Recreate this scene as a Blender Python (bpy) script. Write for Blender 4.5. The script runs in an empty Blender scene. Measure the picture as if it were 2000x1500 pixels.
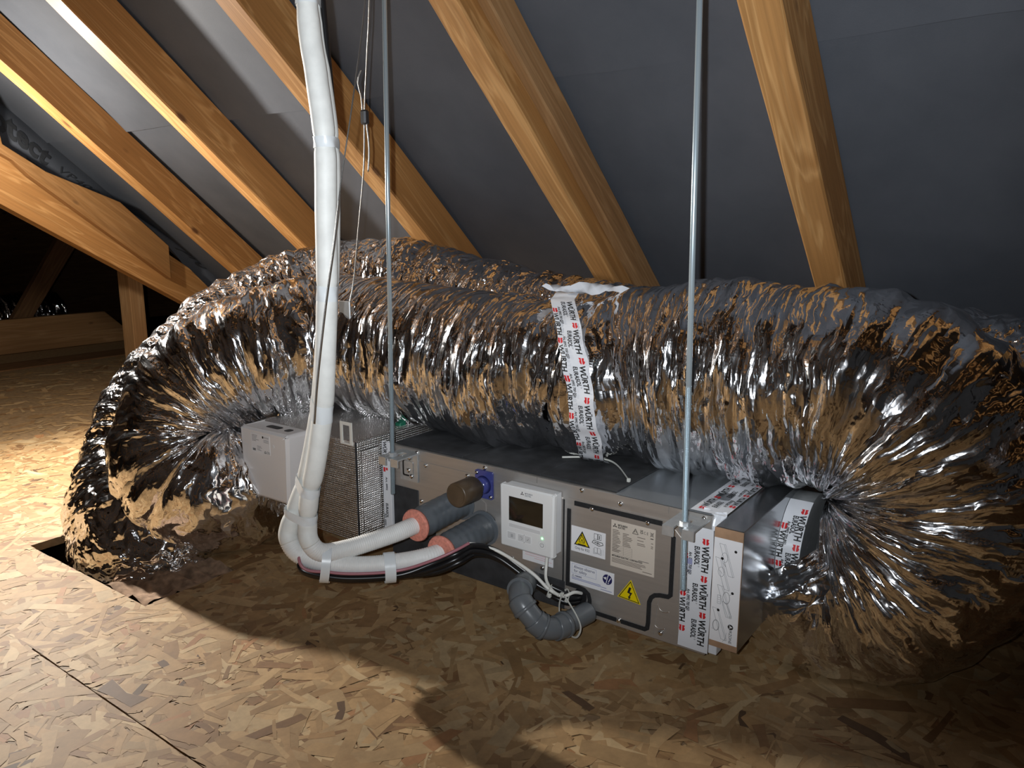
import bpy, math, random
import numpy as np
from mathutils import Vector, Matrix

# ------------------------------------------------------------------ camera, light, exposure
S = bpy.context.scene
COL = S.collection
PI = math.pi
HEAD = math.radians(36.2)          # camera heading: x runs towards the eaves, y along the roof
PITCH = math.radians(11.5)
FWD = Vector((math.cos(HEAD) * math.cos(PITCH), math.sin(HEAD) * math.cos(PITCH), -math.sin(PITCH)))
cam_d = bpy.data.cameras.new('camera')
cam_d.sensor_width = 36.0
cam_d.lens = 1530.0 / 2000.0 * 36.0
cam_d.clip_start = 0.02
cam = bpy.data.objects.new('camera', cam_d)
COL.objects.link(cam)
cam.location = (0, 0, .76)
cam.rotation_euler = FWD.to_track_quat('-Z', 'Y').to_euler()
S.camera = cam

w = bpy.data.worlds.new('world')
S.world = w
w.use_nodes = True
w.node_tree.nodes['Background'].inputs['Color'].default_value = (.5, .55, .65, 1)
w.node_tree.nodes['Background'].inputs['Strength'].default_value = .0


def light(name, kind, loc, power, color, size=.05, target=None, angle=None, blend=.5):
    d = bpy.data.lights.new(name, kind)
    d.energy = power
    d.color = color
    if kind in ('POINT', 'SPOT'):
        d.shadow_soft_size = size
    if kind == 'SPOT':
        d.spot_size = math.radians(angle)
        d.spot_blend = blend
    o = bpy.data.objects.new(name, d)
    COL.objects.link(o)
    o.location = loc
    if target:
        o.rotation_euler = (Vector(target) - Vector(loc)).to_track_quat('-Z', 'Y').to_euler()
    return o


# the loft's bulb hangs out of the picture to the left, the phone's torch sits next to its lens
LAMP = (1.0, 2.84, 1.0)
light('loft_bulb', 'POINT', LAMP, 15, (1.0, .94, .85), .028)
light('loft_bulb_added_spot', 'SPOT', LAMP, 94, (1.0, .94, .86), .028, (.72, 1.2, 0), 165, 1.0)  # added spot at the bulb, sends extra light down and forward
light('phone_torch', 'SPOT', (-.021, .028, .775), 43, (.90, .95, 1.0), .006, (1.42, .90, .93), 94, 1.0)

S.view_settings.view_transform = 'Standard'
S.view_settings.look = 'None'
S.view_settings.gamma = 1
S.view_settings.use_curve_mapping = False
S.view_settings.exposure = 0.75

# ------------------------------------------------------------------ materials


def new_mat(name):
    m = bpy.data.materials.new(name)
    m.use_nodes = True
    nt = m.node_tree
    return m, nt, nt.nodes['Principled BSDF']


def P(b, **kw):
    names = dict(color='Base Color', rough='Roughness', metal='Metallic', spec='Specular IOR Level',
                 emis='Emission Color', emis_s='Emission Strength', coat='Coat Weight',
                 trans='Transmission Weight', alpha='Alpha', sheen='Sheen Weight', aniso='Anisotropic')
    for k, v in kw.items():
        if k in ('color', 'emis') and len(v) == 3:
            v = (*v, 1)
        b.inputs[names[k]].default_value = v


def node(nt, kind, **kw):
    n = nt.nodes.new(kind)
    for k, v in kw.items():
        if k.startswith('i_'):
            n.inputs[k[2:].replace('_', ' ')].default_value = v
        else:
            setattr(n, k, v)
    return n


def mapping(nt, coord='Object', scale=(1, 1, 1), rot=(0, 0, 0)):
    tc = node(nt, 'ShaderNodeTexCoord')
    mp = node(nt, 'ShaderNodeMapping')
    mp.inputs['Scale'].default_value = scale
    mp.inputs['Rotation'].default_value = rot
    nt.links.new(tc.outputs[coord], mp.inputs['Vector'])
    return mp.outputs['Vector']


def ramp(nt, fac, stops):
    r = node(nt, 'ShaderNodeValToRGB')
    el = r.color_ramp.elements
    while len(el) < len(stops):
        el.new(.5)
    for e, (p, c) in zip(el, stops):
        e.position = p
        e.color = (*c, 1) if len(c) == 3 else c
    nt.links.new(fac, r.inputs['Fac'])
    return r.outputs['Color']


def bump(nt, b, height, strength=.3, dist=.002):
    n = node(nt, 'ShaderNodeBump')
    n.inputs['Strength'].default_value = strength
    n.inputs['Distance'].default_value = dist
    nt.links.new(height, n.inputs['Height'])
    nt.links.new(n.outputs['Normal'], b.inputs['Normal'])


def plain(name, color, rough=.5, metal=0., noise=0., nscale=40., bstr=0., **kw):
    m, nt, b = new_mat(name)
    P(b, color=color, rough=rough, metal=metal, **kw)
    if noise or bstr:
        v = mapping(nt)
        n = node(nt, 'ShaderNodeTexNoise', i_Scale=nscale, i_Detail=5.0)
        nt.links.new(v, n.inputs['Vector'])
        if noise:
            lo = tuple(max(0, c * (1 - noise)) for c in color)
            hi = tuple(min(1, c * (1 + noise)) for c in color)
            nt.links.new(ramp(nt, n.outputs['Fac'], [(.3, lo), (.7, hi)]), b.inputs['Base Color'])
        if bstr:
            bump(nt, b, n.outputs['Fac'], bstr, .001)
    return m


def wood(name, dark, mid, light_, ring=26., rough=.62, stain=None):
    m, nt, b = new_mat(name)
    P(b, rough=rough, spec=.3)
    info = node(nt, 'ShaderNodeObjectInfo')
    tc = node(nt, 'ShaderNodeTexCoord')
    off = node(nt, 'ShaderNodeVectorMath', operation='SCALE')
    comb = node(nt, 'ShaderNodeCombineXYZ')
    nt.links.new(info.outputs['Random'], comb.inputs['X'])
    nt.links.new(info.outputs['Random'], comb.inputs['Y'])
    nt.links.new(comb.outputs['Vector'], off.inputs[0])
    off.inputs['Scale'].default_value = 37.0
    add = node(nt, 'ShaderNodeVectorMath', operation='ADD')
    nt.links.new(tc.outputs['Object'], add.inputs[0])
    nt.links.new(off.outputs['Vector'], add.inputs[1])
    mp = node(nt, 'ShaderNodeMapping')
    mp.inputs['Scale'].default_value = (1.3, 14, 14)
    nt.links.new(add.outputs['Vector'], mp.inputs['Vector'])
    # long flowing grain, bent round knots
    n1 = node(nt, 'ShaderNodeTexNoise', i_Scale=1.0, i_Detail=3.0, i_Distortion=.5)
    nt.links.new(mp.outputs['Vector'], n1.inputs['Vector'])
    mul = node(nt, 'ShaderNodeMath', operation='MULTIPLY')
    mul.inputs[1].default_value = ring
    nt.links.new(n1.outputs['Fac'], mul.inputs[0])
    sn = node(nt, 'ShaderNodeMath', operation='SINE')
    nt.links.new(mul.outputs[0], sn.inputs[0])
    grain = ramp(nt, sn.outputs[0], [(0.0, mid), (.55, light_), (1.0, mid)])
    n2 = node(nt, 'ShaderNodeTexNoise', i_Scale=1.0, i_Detail=6.0)
    mp2 = node(nt, 'ShaderNodeMapping')
    mp2.inputs['Scale'].default_value = (4, 160, 160)
    nt.links.new(add.outputs['Vector'], mp2.inputs['Vector'])
    nt.links.new(mp2.outputs['Vector'], n2.inputs['Vector'])
    fine = ramp(nt, n2.outputs['Fac'], [(.3, (.72, .72, .72)), (.62, (1, 1, 1))])
    mx = node(nt, 'ShaderNodeMix', data_type='RGBA', blend_type='MULTIPLY')
    mx.inputs['Factor'].default_value = .8
    nt.links.new(grain, mx.inputs[6])
    nt.links.new(fine, mx.inputs[7])
    # broad tone change along the piece
    n3 = node(nt, 'ShaderNodeTexNoise', i_Scale=1.0, i_Detail=2.0)
    mp3 = node(nt, 'ShaderNodeMapping')
    mp3.inputs['Scale'].default_value = (1.1, 6, 6)
    nt.links.new(add.outputs['Vector'], mp3.inputs['Vector'])
    nt.links.new(mp3.outputs['Vector'], n3.inputs['Vector'])
    broad = ramp(nt, n3.outputs['Fac'], [(.3, stain or (.78, .72, .66)), (.6, (1, 1, 1))])
    mx3 = node(nt, 'ShaderNodeMix', data_type='RGBA', blend_type='MULTIPLY')
    mx3.inputs['Factor'].default_value = .85
    nt.links.new(mx.outputs[2], mx3.inputs[6])
    nt.links.new(broad, mx3.inputs[7])
    # knots
    vo = node(nt, 'ShaderNodeTexVoronoi', i_Scale=1.0)
    mp4 = node(nt, 'ShaderNodeMapping')
    mp4.inputs['Scale'].default_value = (4.2, 9, 9)
    nt.links.new(add.outputs['Vector'], mp4.inputs['Vector'])
    nt.links.new(mp4.outputs['Vector'], vo.inputs['Vector'])
    kn = ramp(nt, vo.outputs['Distance'], [(.05, (1, 1, 1)), (.11, (0, 0, 0))])
    mx2 = node(nt, 'ShaderNodeMix', data_type='RGBA')
    nt.links.new(kn, mx2.inputs['Factor'])
    nt.links.new(mx3.outputs[2], mx2.inputs[6])
    mx2.inputs[7].default_value = (*dark, 1)
    nt.links.new(mx2.outputs[2], b.inputs['Base Color'])
    bump(nt, b, n2.outputs['Fac'], .25, .001)
    return m


def foil_mat(name='crinkled_foil', crease=(44, 8, 1), depth=.012, facets=((58, 8, .34), (150, 26, .20))):
    m, nt, b = new_mat(name)
    P(b, color=(.92, .92, .93), rough=.06, metal=1.0)
    uv = node(nt, 'ShaderNodeUVMap')
    # warp
    nz = node(nt, 'ShaderNodeTexNoise', i_Scale=14.0, i_Detail=3.0)
    nt.links.new(uv.outputs['UV'], nz.inputs['Vector'])
    sub = node(nt, 'ShaderNodeVectorMath', operation='SUBTRACT')
    sub.inputs[1].default_value = (.5, .5, .5)
    nt.links.new(nz.outputs['Color'], sub.inputs[0])
    sc = node(nt, 'ShaderNodeVectorMath', operation='SCALE')
    sc.inputs['Scale'].default_value = .035
    nt.links.new(sub.outputs['Vector'], sc.inputs[0])
    ad = node(nt, 'ShaderNodeVectorMath', operation='ADD')
    nt.links.new(uv.outputs['UV'], ad.inputs[0])
    nt.links.new(sc.outputs['Vector'], ad.inputs[1])
    cr = node(nt, 'ShaderNodeMapping')
    cr.inputs['Scale'].default_value = crease
    cr.inputs['Rotation'].default_value = (0, 0, .1)
    nt.links.new(ad.outputs['Vector'], cr.inputs['Vector'])
    cn = node(nt, 'ShaderNodeTexNoise', i_Scale=1.0, i_Detail=1.5, i_Roughness=.45)
    cn.noise_dimensions = '2D'
    nt.links.new(cr.outputs['Vector'], cn.inputs['Vector'])
    cb_ = node(nt, 'ShaderNodeBump')
    cb_.inputs['Strength'].default_value = 1.0
    cb_.inputs['Distance'].default_value = depth
    nt.links.new(cn.outputs['Fac'], cb_.inputs['Height'])
    cur = cb_.outputs['Normal']
    for (su, sv, amp) in facets:
        mp = node(nt, 'ShaderNodeMapping')
        mp.inputs['Scale'].default_value = (su, sv, 1)
        mp.inputs['Rotation'].default_value = (0, 0, .12 if su < 100 else -.2)
        nt.links.new(ad.outputs['Vector'], mp.inputs['Vector'])
        vo = node(nt, 'ShaderNodeTexVoronoi', i_Scale=1.0)
        vo.voronoi_dimensions = '2D'
        nt.links.new(mp.outputs['Vector'], vo.inputs['Vector'])
        s2 = node(nt, 'ShaderNodeVectorMath', operation='SUBTRACT')
        s2.inputs[1].default_value = (.5, .5, .5)
        nt.links.new(vo.outputs['Color'], s2.inputs[0])
        s3 = node(nt, 'ShaderNodeVectorMath', operation='SCALE')
        s3.inputs['Scale'].default_value = amp
        nt.links.new(s2.outputs['Vector'], s3.inputs[0])
        a2 = node(nt, 'ShaderNodeVectorMath', operation='ADD')
        nt.links.new(cur, a2.inputs[0])
        nt.links.new(s3.outputs['Vector'], a2.inputs[1])
        cur = a2.outputs['Vector']
    nm = node(nt, 'ShaderNodeVectorMath', operation='NORMALIZE')
    nt.links.new(cur, nm.inputs[0])
    nt.links.new(nm.outputs['Vector'], b.inputs['Normal'])
    # a satin share on top of the mirror share widens the glints
    b2 = node(nt, 'ShaderNodeBsdfPrincipled')
    P(b2, color=(.88, .88, .90), rough=.20, metal=1.0)
    nt.links.new(nm.outputs['Vector'], b2.inputs['Normal'])
    mxs = node(nt, 'ShaderNodeMixShader')
    mxs.inputs[0].default_value = .22
    nt.links.new(b.outputs[0], mxs.inputs[1])
    nt.links.new(b2.outputs[0], mxs.inputs[2])
    nt.links.new(mxs.outputs[0], nt.nodes['Material Output'].inputs['Surface'])
    return m


def grid_foil_mat():
    """foil faced bubble insulation: reinforcing grid and horizontal slack creases"""
    m, nt, b = new_mat('scrim_foil')
    P(b, color=(.90, .88, .86), rough=.24, metal=1.0)
    v = mapping(nt, 'Object', (1, 1, 1))
    sx = node(nt, 'ShaderNodeSeparateXYZ')
    nt.links.new(v, sx.inputs[0])
    hs = []
    for ax, fr in (('Y', 1300.), ('X', 1300.), ('Z', 1300.)):
        mu = node(nt, 'ShaderNodeMath', operation='MULTIPLY')
        mu.inputs[1].default_value = fr
        nt.links.new(sx.outputs[ax], mu.inputs[0])
        si = node(nt, 'ShaderNodeMath', operation='SINE')
        nt.links.new(mu.outputs[0], si.inputs[0])
        hs.append(si.outputs[0])
    a = node(nt, 'ShaderNodeMath', operation='ADD')
    nt.links.new(hs[0], a.inputs[0])
    nt.links.new(hs[1], a.inputs[1])
    a2 = node(nt, 'ShaderNodeMath', operation='ADD')
    nt.links.new(a.outputs[0], a2.inputs[0])
    nt.links.new(hs[2], a2.inputs[1])
    mp = node(nt, 'ShaderNodeMapping')
    mp.inputs['Scale'].default_value = (7, 7, 75)
    nt.links.new(v, mp.inputs['Vector'])
    nz = node(nt, 'ShaderNodeTexNoise', i_Scale=1.0, i_Detail=3.0)
    nt.links.new(mp.outputs['Vector'], nz.inputs['Vector'])
    m2 = node(nt, 'ShaderNodeMath', operation='MULTIPLY')
    m2.inputs[1].default_value = 9.0
    nt.links.new(nz.outputs['Fac'], m2.inputs[0])
    a3 = node(nt, 'ShaderNodeMath', operation='ADD')
    nt.links.new(a2.outputs[0], a3.inputs[0])
    nt.links.new(m2.outputs[0], a3.inputs[1])
    bump(nt, b, a3.outputs[0], .9, .0008)
    return m


def steel_mat(name, color, rough, metal=.85, brushed=True):
    m, nt, b = new_mat(name)
    P(b, color=color, rough=rough, metal=metal)
    v = mapping(nt, 'Object', (60, 6, 140) if brushed else (9, 9, 9))
    n = node(nt, 'ShaderNodeTexNoise', i_Scale=1.0, i_Detail=4.0)
    nt.links.new(v, n.inputs['Vector'])
    lo = tuple(c * .95 for c in color)
    hi = tuple(min(1, c * 1.05) for c in color)
    nt.links.new(ramp(nt, n.outputs['Fac'], [(.3, lo), (.7, hi)]), b.inputs['Base Color'])
    bump(nt, b, n.outputs['Fac'], .08, .0005)
    return m


def membrane_mat():
    m, nt, b = new_mat('grey_membrane')
    P(b, rough=.72, spec=.25)
    v = mapping(nt, 'Object')
    n = node(nt, 'ShaderNodeTexNoise', i_Scale=3.2, i_Detail=6.0, i_Roughness=.6)
    nt.links.new(v, n.inputs['Vector'])
    nt.links.new(ramp(nt, n.outputs['Fac'], [(.3, (.076, .085, .102)), (.7, (.106, .116, .136))]), b.inputs['Base Color'])
    n2 = node(nt, 'ShaderNodeTexNoise', i_Scale=420.0, i_Detail=2.0)
    nt.links.new(v, n2.inputs['Vector'])
    bump(nt, b, n2.outputs['Fac'], .25, .001)
    return m


def strand_mat():
    m, nt, b = new_mat('osb_strand')
    P(b, rough=.6, spec=.3)
    at = node(nt, 'ShaderNodeAttribute', attribute_name='tint')
    v = mapping(nt, 'Object', (30, 30, 30))
    n = node(nt, 'ShaderNodeTexNoise', i_Scale=1.0, i_Detail=7.0, i_Roughness=.7)
    nt.links.new(v, n.inputs['Vector'])
    c = ramp(nt, n.outputs['Fac'], [(.3, (.78, .76, .74)), (.65, (1.08, 1.06, 1.04))])
    mx = node(nt, 'ShaderNodeMix', data_type='RGBA', blend_type='MULTIPLY')
    mx.inputs['Factor'].default_value = 1
    nt.links.new(at.outputs['Color'], mx.inputs[6])
    nt.links.new(c, mx.inputs[7])
    nt.links.new(mx.outputs[2], b.inputs['Base Color'])
    bump(nt, b, n.outputs['Fac'], .3, .001)
    return m


M = dict(
    foil=foil_mat(), foil_crumpled=foil_mat('crumpled_foil', (70, 34, 1), .011, ((62, 26, .50), (150, 60, .30))), grid=grid_foil_mat(),
    rafter=wood('rafter_timber', (.16, .075, .03), (.44, .225, .075), (.59, .335, .13)),
    rough_timber=wood('rough_timber', (.10, .05, .02), (.36, .20, .085), (.44, .26, .12), 18., .75),
    plank=wood('plank_timber', (.10, .05, .02), (.31, .155, .052), (.38, .20, .075), 20., .65),
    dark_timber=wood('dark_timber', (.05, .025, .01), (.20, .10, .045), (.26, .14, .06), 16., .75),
    osb=plain('osb_core', (.31, .20, .10), .65, noise=.25, nscale=60),
    strand=strand_mat(),
    membrane=membrane_mat(),
    membrane_print=plain('membrane_print', (.030, .033, .038), .7),
    steel=steel_mat('galvanised_steel', (.52, .495, .47), .42, .7),
    steel_dark=steel_mat('grey_steel_top', (.36, .385, .41), .38, .7, False),
    zinc=plain('zinc_plate', (.55, .57, .58), .35, .6, noise=.08, nscale=90),
    rod=plain('zinc_rod', (.46, .55, .60), .28, .55),
    bright=plain('bright_metal', (.80, .80, .80), .16, 1.0),
    black_foam=plain('black_foam', (.012, .012, .013), .85, noise=.4, nscale=300, bstr=.2),
    grey_foam=plain('charcoal_insulation', (.030, .031, .034), .75, noise=.4, nscale=30, bstr=.2),
    white=plain('white_plastic', (.80, .80, .79), .32),
    white_box=plain('warm_white_plastic', (.78, .76, .755), .34),
    white_side=plain('white_moulding', (.74, .75, .76), .35),
    button=plain('button_grey', (.66, .66, .66), .4),
    button_line=plain('button_outline', (.88, .88, .88), .35),
    screen=plain('dark_screen', (.018, .015, .010), .07),
    led=plain('green_led', (.1, .9, .2), .4, emis=(.15, 1., .25), emis_s=9.),
    paper=plain('white_label', (.82, .82, .84), .45),
    beige=plain('beige_label', (.62, .55, .47), .5),
    cardboard=plain('brown_card', (.36, .22, .13), .7, noise=.12, nscale=80),
    ink=plain('black_ink', (.012, .012, .013), .5),
    ink_grey=plain('grey_ink', (.30, .30, .31), .5),
    ink_brown=plain('brown_ink', (.16, .13, .11), .5),
    ink_blue=plain('blue_ink', (.015, .015, .10), .5),
    ink_lilac=plain('lilac_ink', (.30, .32, .52), .5),
    ink_red=plain('red_ink', (.62, .020, .025), .45),
    ink_pink=plain('pink_ink', (.75, .35, .36), .5),
    yellow=plain('warning_yellow', (.80, .62, .0), .45),
    tape=plain('white_tape', (.74, .76, .80), .28, bstr=.25, nscale=60),
    pipe_white=plain('white_pipe_insulation', (.78, .79, .76), .55, noise=.07, nscale=45, bstr=.35),
    ribbed_white=plain('white_ribbed_insulation', (.80, .80, .78), .5, noise=.05, nscale=60, bstr=.2),
    wrap=plain('white_wrap_tape', (.76, .80, .82), .3, bstr=.15, nscale=90),
    sleeve=plain('grey_rubber_sleeve', (.115, .130, .145), .30, bstr=.06, nscale=24),
    pink_foam=plain('pink_foam', (.72, .27, .20), .9, noise=.2, nscale=220, bstr=.5),
    pvc=plain('grey_pvc', (.14, .152, .163), .30, noise=.06, nscale=20),
    brown_cap=plain('brown_cap', (.085, .055, .030), .40, noise=.2, nscale=50),
    blue=plain('blue_plastic', (.055, .065, .24), .18),
    clear_blue=plain('clear_tube', (.22, .27, .36), .15),
    cable_black=plain('black_cable', (.008, .008, .009), .30),
    cable_white=plain('white_cable', (.74, .73, .68), .42),
    cable_pink=plain('pink_cable', (.40, .16, .19), .4),
    tie=plain('nylon_tie', (.62, .62, .57), .45),
    wire=plain('wire_rope', (.34, .34, .33), .38, .9, bstr=.5, nscale=700),
    grip=plain('dark_grip', (.05, .052, .055), .45, .6),
    green=plain('green_plastic', (.01, .14, .08), .4),
    wool=plain('pink_mineral_wool', (.36, .24, .16), .95, noise=.45, nscale=50, bstr=1.0),
    black_void=plain('void_darkness', (.02, .018, .016), .9),  # the unlit void's darkness put into a near-black colour, on no object
)

# ------------------------------------------------------------------ geometry helpers


class MB:
    """collects shapes, build() links them as one mesh object"""

    def __init__(s):
        s.v = []
        s.f = []
        s.smooth = []

    def add(s, verts, faces, smooth=False):
        o = len(s.v)
        s.v += [tuple(p) for p in verts]
        s.f += [tuple(i + o for i in f) for f in faces]
        s.smooth += [smooth] * len(faces)
        return s

    def box(s, a, b, bev=0.):
        x0, y0, z0 = (min(p, q) for p, q in zip(a, b))
        x1, y1, z1 = (max(p, q) for p, q in zip(a, b))
        if bev <= 0:
            vs = [(x, y, z) for z in (z0, z1) for y in (y0, y1) for x in (x0, x1)]
            return s.add(vs, [(0, 2, 3, 1), (4, 5, 7, 6), (0, 1, 5, 4), (2, 6, 7, 3), (0, 4, 6, 2), (1, 3, 7, 5)])
        vs = []
        for z in (0, 1):
            for y in (0, 1):
                for x in (0, 1):
                    c = ((x0, x1)[x], (y0, y1)[y], (z0, z1)[z])
                    d = (1 - 2 * x, 1 - 2 * y, 1 - 2 * z)
                    for ax in range(3):
                        p = [c[k] + d[k] * bev for k in range(3)]
                        p[ax] = c[ax]
                        vs.append(tuple(p))
        def I(x, y, z, ax): return ((z * 2 + y) * 2 + x) * 3 + ax
        fs = []
        for sgn in (0, 1):
            fs.append([I(sgn, 0, 0, 0), I(sgn, 1, 0, 0), I(sgn, 1, 1, 0), I(sgn, 0, 1, 0)][::(1 if sgn else -1)])
            fs.append([I(0, sgn, 0, 1), I(0, sgn, 1, 1), I(1, sgn, 1, 1), I(1, sgn, 0, 1)][::(1 if sgn else -1)])
            fs.append([I(0, 0, sgn, 2), I(1, 0, sgn, 2), I(1, 1, sgn, 2), I(0, 1, sgn, 2)][::(1 if sgn else -1)])
        for p in (0, 1):
            for q in (0, 1):
                fs.append([I(p, q, 0, 0), I(p, q, 1, 0), I(p, q, 1, 1), I(p, q, 0, 1)])
                fs.append([I(p, 0, q, 0), I(p, 1, q, 0), I(p, 1, q, 2), I(p, 0, q, 2)])
                fs.append([I(0, p, q, 1), I(1, p, q, 1), I(1, p, q, 2), I(0, p, q, 2)])
        for x in (0, 1):
            for y in (0, 1):
                for z in (0, 1):
                    fs.append([I(x, y, z, 0), I(x, y, z, 1), I(x, y, z, 2)])
        return s.add(vs, fs)

    def prism(s, poly, f, h0, h1):
        """poly: 2D outline, f(x, y, h) -> point; closed solid between h0 and h1"""
        n = len(poly)
        vs = [f(x, y, h0) for x, y in poly] + [f(x, y, h1) for x, y in poly]
        fs = [tuple(range(n))[::-1], tuple(range(n, 2 * n))]
        fs += [(i, (i + 1) % n, n + (i + 1) % n, n + i) for i in range(n)]
        return s.add(vs, fs)

    def tube(s, pts, r, seg=16, cap=True, smooth=True, ref=None, prof=None):
        pts = [Vector(p) for p in pts]
        n = len(pts)
        rs = r if isinstance(r, (list, tuple)) else [r] * n
        t0 = (pts[1] - pts[0]).normalized()
        a = Vector(ref) if ref else (Vector((0, 0, 1)) if abs(t0.z) < .9 else Vector((1, 0, 0)))
        e1 = (a - t0 * a.dot(t0)).normalized()
        vs = []
        for i, p in enumerate(pts):
            t = (pts[min(i + 1, n - 1)] - pts[max(i - 1, 0)]).normalized()
            e1 = (e1 - t * e1.dot(t)).normalized()
            e2 = t.cross(e1)
            for k in range(seg):
                q = 2 * PI * k / seg
                if prof:
                    c1, c2 = prof(q)
                else:
                    c1, c2 = math.cos(q), math.sin(q)
                vs.append(p + (e1 * c1 + e2 * c2) * rs[i])
        fs = []
        for i in range(n - 1):
            for k in range(seg):
                k2 = (k + 1) % seg
                fs.append((i * seg + k, i * seg + k2, (i + 1) * seg + k2, (i + 1) * seg + k))
        s.add(vs, fs, smooth)
        if cap:
            o = len(s.v) - len(vs)
            s.f += [tuple(o + k for k in range(seg))[::-1], tuple(o + (n - 1) * seg + k for k in range(seg))]
            s.smooth += [False, False]
        return s

    def build(s, name, mat, parent=None, loc=None, rot=None, bevel=0.):
        me = bpy.data.meshes.new(name)
        me.from_pydata(s.v, [], s.f)
        me.polygons.foreach_set('use_smooth', s.smooth)
        me.materials.append(M[mat] if isinstance(mat, str) else mat)
        me.update()
        o = bpy.data.objects.new(name, me)
        COL.objects.link(o)
        if loc:
            o.location = loc
        if rot:
            o.rotation_euler = rot
        if parent:
            o.parent = parent
            if not loc:
                o.location = tuple(-c for c in parent.location)
                if parent.parent:
                    o.location = (0, 0, 0)
        if bevel:
            md = o.modifiers.new('bevel', 'BEVEL')
            md.width = bevel
            md.segments = 2
            md.limit_method = 'ANGLE'
        return o


def tag(o, label, cat, group=None, kind=None):
    o['label'] = label
    o['category'] = cat
    if group:
        o['group'] = group
    if kind:
        o['kind'] = kind
    return o


def thing(name, loc, label, cat, group=None):
    o = bpy.data.objects.new(name, None)
    o.empty_display_size = .05
    COL.objects.link(o)
    o.location = loc
    return tag(o, label, cat, group)


def shell(name, loc=(0, 0, 0)):
    o = bpy.data.objects.new(name, None)
    COL.objects.link(o)
    o.location = loc
    o['kind'] = 'structure'
    return o


def catmull(keys, per=12):
    K = np.array(keys, float)
    n = len(K)
    out = []
    for i in range(n - 1):
        p0, p1, p2, p3 = K[max(i - 1, 0)], K[i], K[i + 1], K[min(i + 2, n - 1)]
        for k in range(per):
            t = k / per
            out.append(.5 * (2 * p1 + (p2 - p0) * t + (2 * p0 - 5 * p1 + 4 * p2 - p3) * t * t
                             + (3 * p1 - p0 - 3 * p2 + p3) * t ** 3))
    out.append(K[-1])
    return np.array(out)


def cpts(keys, per=8):
    return [tuple(p) for p in catmull(keys, per)]


_tc = {}


def text2d(s, bold=False, cond=1.0):
    """triangles of a line of text, cap height about .7, starting at x = 0"""
    key = (s, bold)
    if key not in _tc:
        cu = bpy.data.curves.new('t', 'FONT')
        cu.body = s
        cu.size = 1
        cu.resolution_u = 3
        if bold:
            cu.offset = .034
        o = bpy.data.objects.new('t', cu)
        COL.objects.link(o)
        dg = bpy.context.evaluated_depsgraph_get()
        me = o.evaluated_get(dg).to_mesh()
        v = [(p.co.x, p.co.y) for p in me.vertices]
        f = [tuple(p.vertices) for p in me.polygons]
        o.evaluated_get(dg).to_mesh_clear()
        bpy.data.objects.remove(o)
        bpy.data.curves.remove(cu)
        _tc[key] = (v, f)
    return _tc[key]


class Print:
    """flat print on a surface: f(x, y, h) maps label coordinates to a point"""

    def __init__(s, f, h=.0005):
        s.f = f
        s.h = h
        s.by = {}

    def poly(s, pts, ink='ink', h=0):
        self_mb = s.by.setdefault(ink, MB())
        self_mb.add([s.f(x, y, s.h + h) for x, y in pts], [tuple(range(len(pts)))])

    def rect(s, x0, y0, x1, y1, ink='ink', h=0):
        s.poly([(x0, y0), (x1, y0), (x1, y1), (x0, y1)], ink, h)

    def frame(s, x0, y0, x1, y1, t, ink='ink'):
        s.rect(x0, y0, x1, y0 + t, ink)
        s.rect(x0, y1 - t, x1, y1, ink)
        s.rect(x0, y0 + t, x0 + t, y1 - t, ink)
        s.rect(x1 - t, y0 + t, x1, y1 - t, ink)

    def line(s, a, b, t, ink='ink', h=0):
        dx, dy = b[0] - a[0], b[1] - a[1]
        l = math.hypot(dx, dy) or 1
        nx, ny = -dy / l * t / 2, dx / l * t / 2
        s.poly([(a[0] + nx, a[1] + ny), (b[0] + nx, b[1] + ny), (b[0] - nx, b[1] - ny), (a[0] - nx, a[1] - ny)], ink, h)

    def path(s, pts, t, ink='ink', close=False):
        q = list(pts) + ([pts[0]] if close else [])
        for a, b in zip(q, q[1:]):
            s.line(a, b, t, ink)

    def disc(s, x, y, r, ink='ink', n=24, ry=None, h=0):
        s.poly([(x + r * math.cos(2 * PI * k / n), y + (ry or r) * math.sin(2 * PI * k / n)) for k in range(n)], ink, h)

    def ring(s, x, y, r, t, ink='ink', ry=None, n=24, a0=0., a1=2 * PI):
        pts = [(x + r * math.cos(a0 + (a1 - a0) * k / n), y + (ry or r) * math.sin(a0 + (a1 - a0) * k / n)) for k in range(n + 1)]
        s.path(pts, t, ink)

    def text(s, string, x, y, size, ink='ink', bold=False, sx=1., rot=0., fit=None, h=0, cut=None):
        v, f = text2d(string, bold)
        if not v:
            return
        if fit:
            sx = fit / (max(p[0] for p in v) * size)
        c, sn = math.cos(rot), math.sin(rot)
        pts = []
        for px, py in v:
            a, b = px * size * sx, py * size
            pts.append((x + a * c - b * sn, y + a * sn + b * c))
        if cut:
            pts = [(min(max(a, cut[0]), cut[2]), min(max(b, cut[1]), cut[3])) for a, b in pts]
        s.by.setdefault(ink, MB()).add([s.f(a, b, s.h + h) for a, b in pts], f)

    def build(s, parent, name='printing'):
        for ink, mb in s.by.items():
            mb.build(name, ink, parent)['kind'] = 'stuff'


def three_diamonds(p, x, y, r, ink='ink'):
    for k in range(3):
        a = PI / 2 + k * 2 * PI / 3
        d = (math.cos(a), math.sin(a))
        n = (-d[1], d[0])
        p.poly([(x, y), (x + d[0] * r * .5 + n[0] * r * .29, y + d[1] * r * .5 + n[1] * r * .29),
                (x + d[0] * r, y + d[1] * r), (x + d[0] * r * .5 - n[0] * r * .29, y + d[1] * r * .5 - n[1] * r * .29)], ink)


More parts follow.
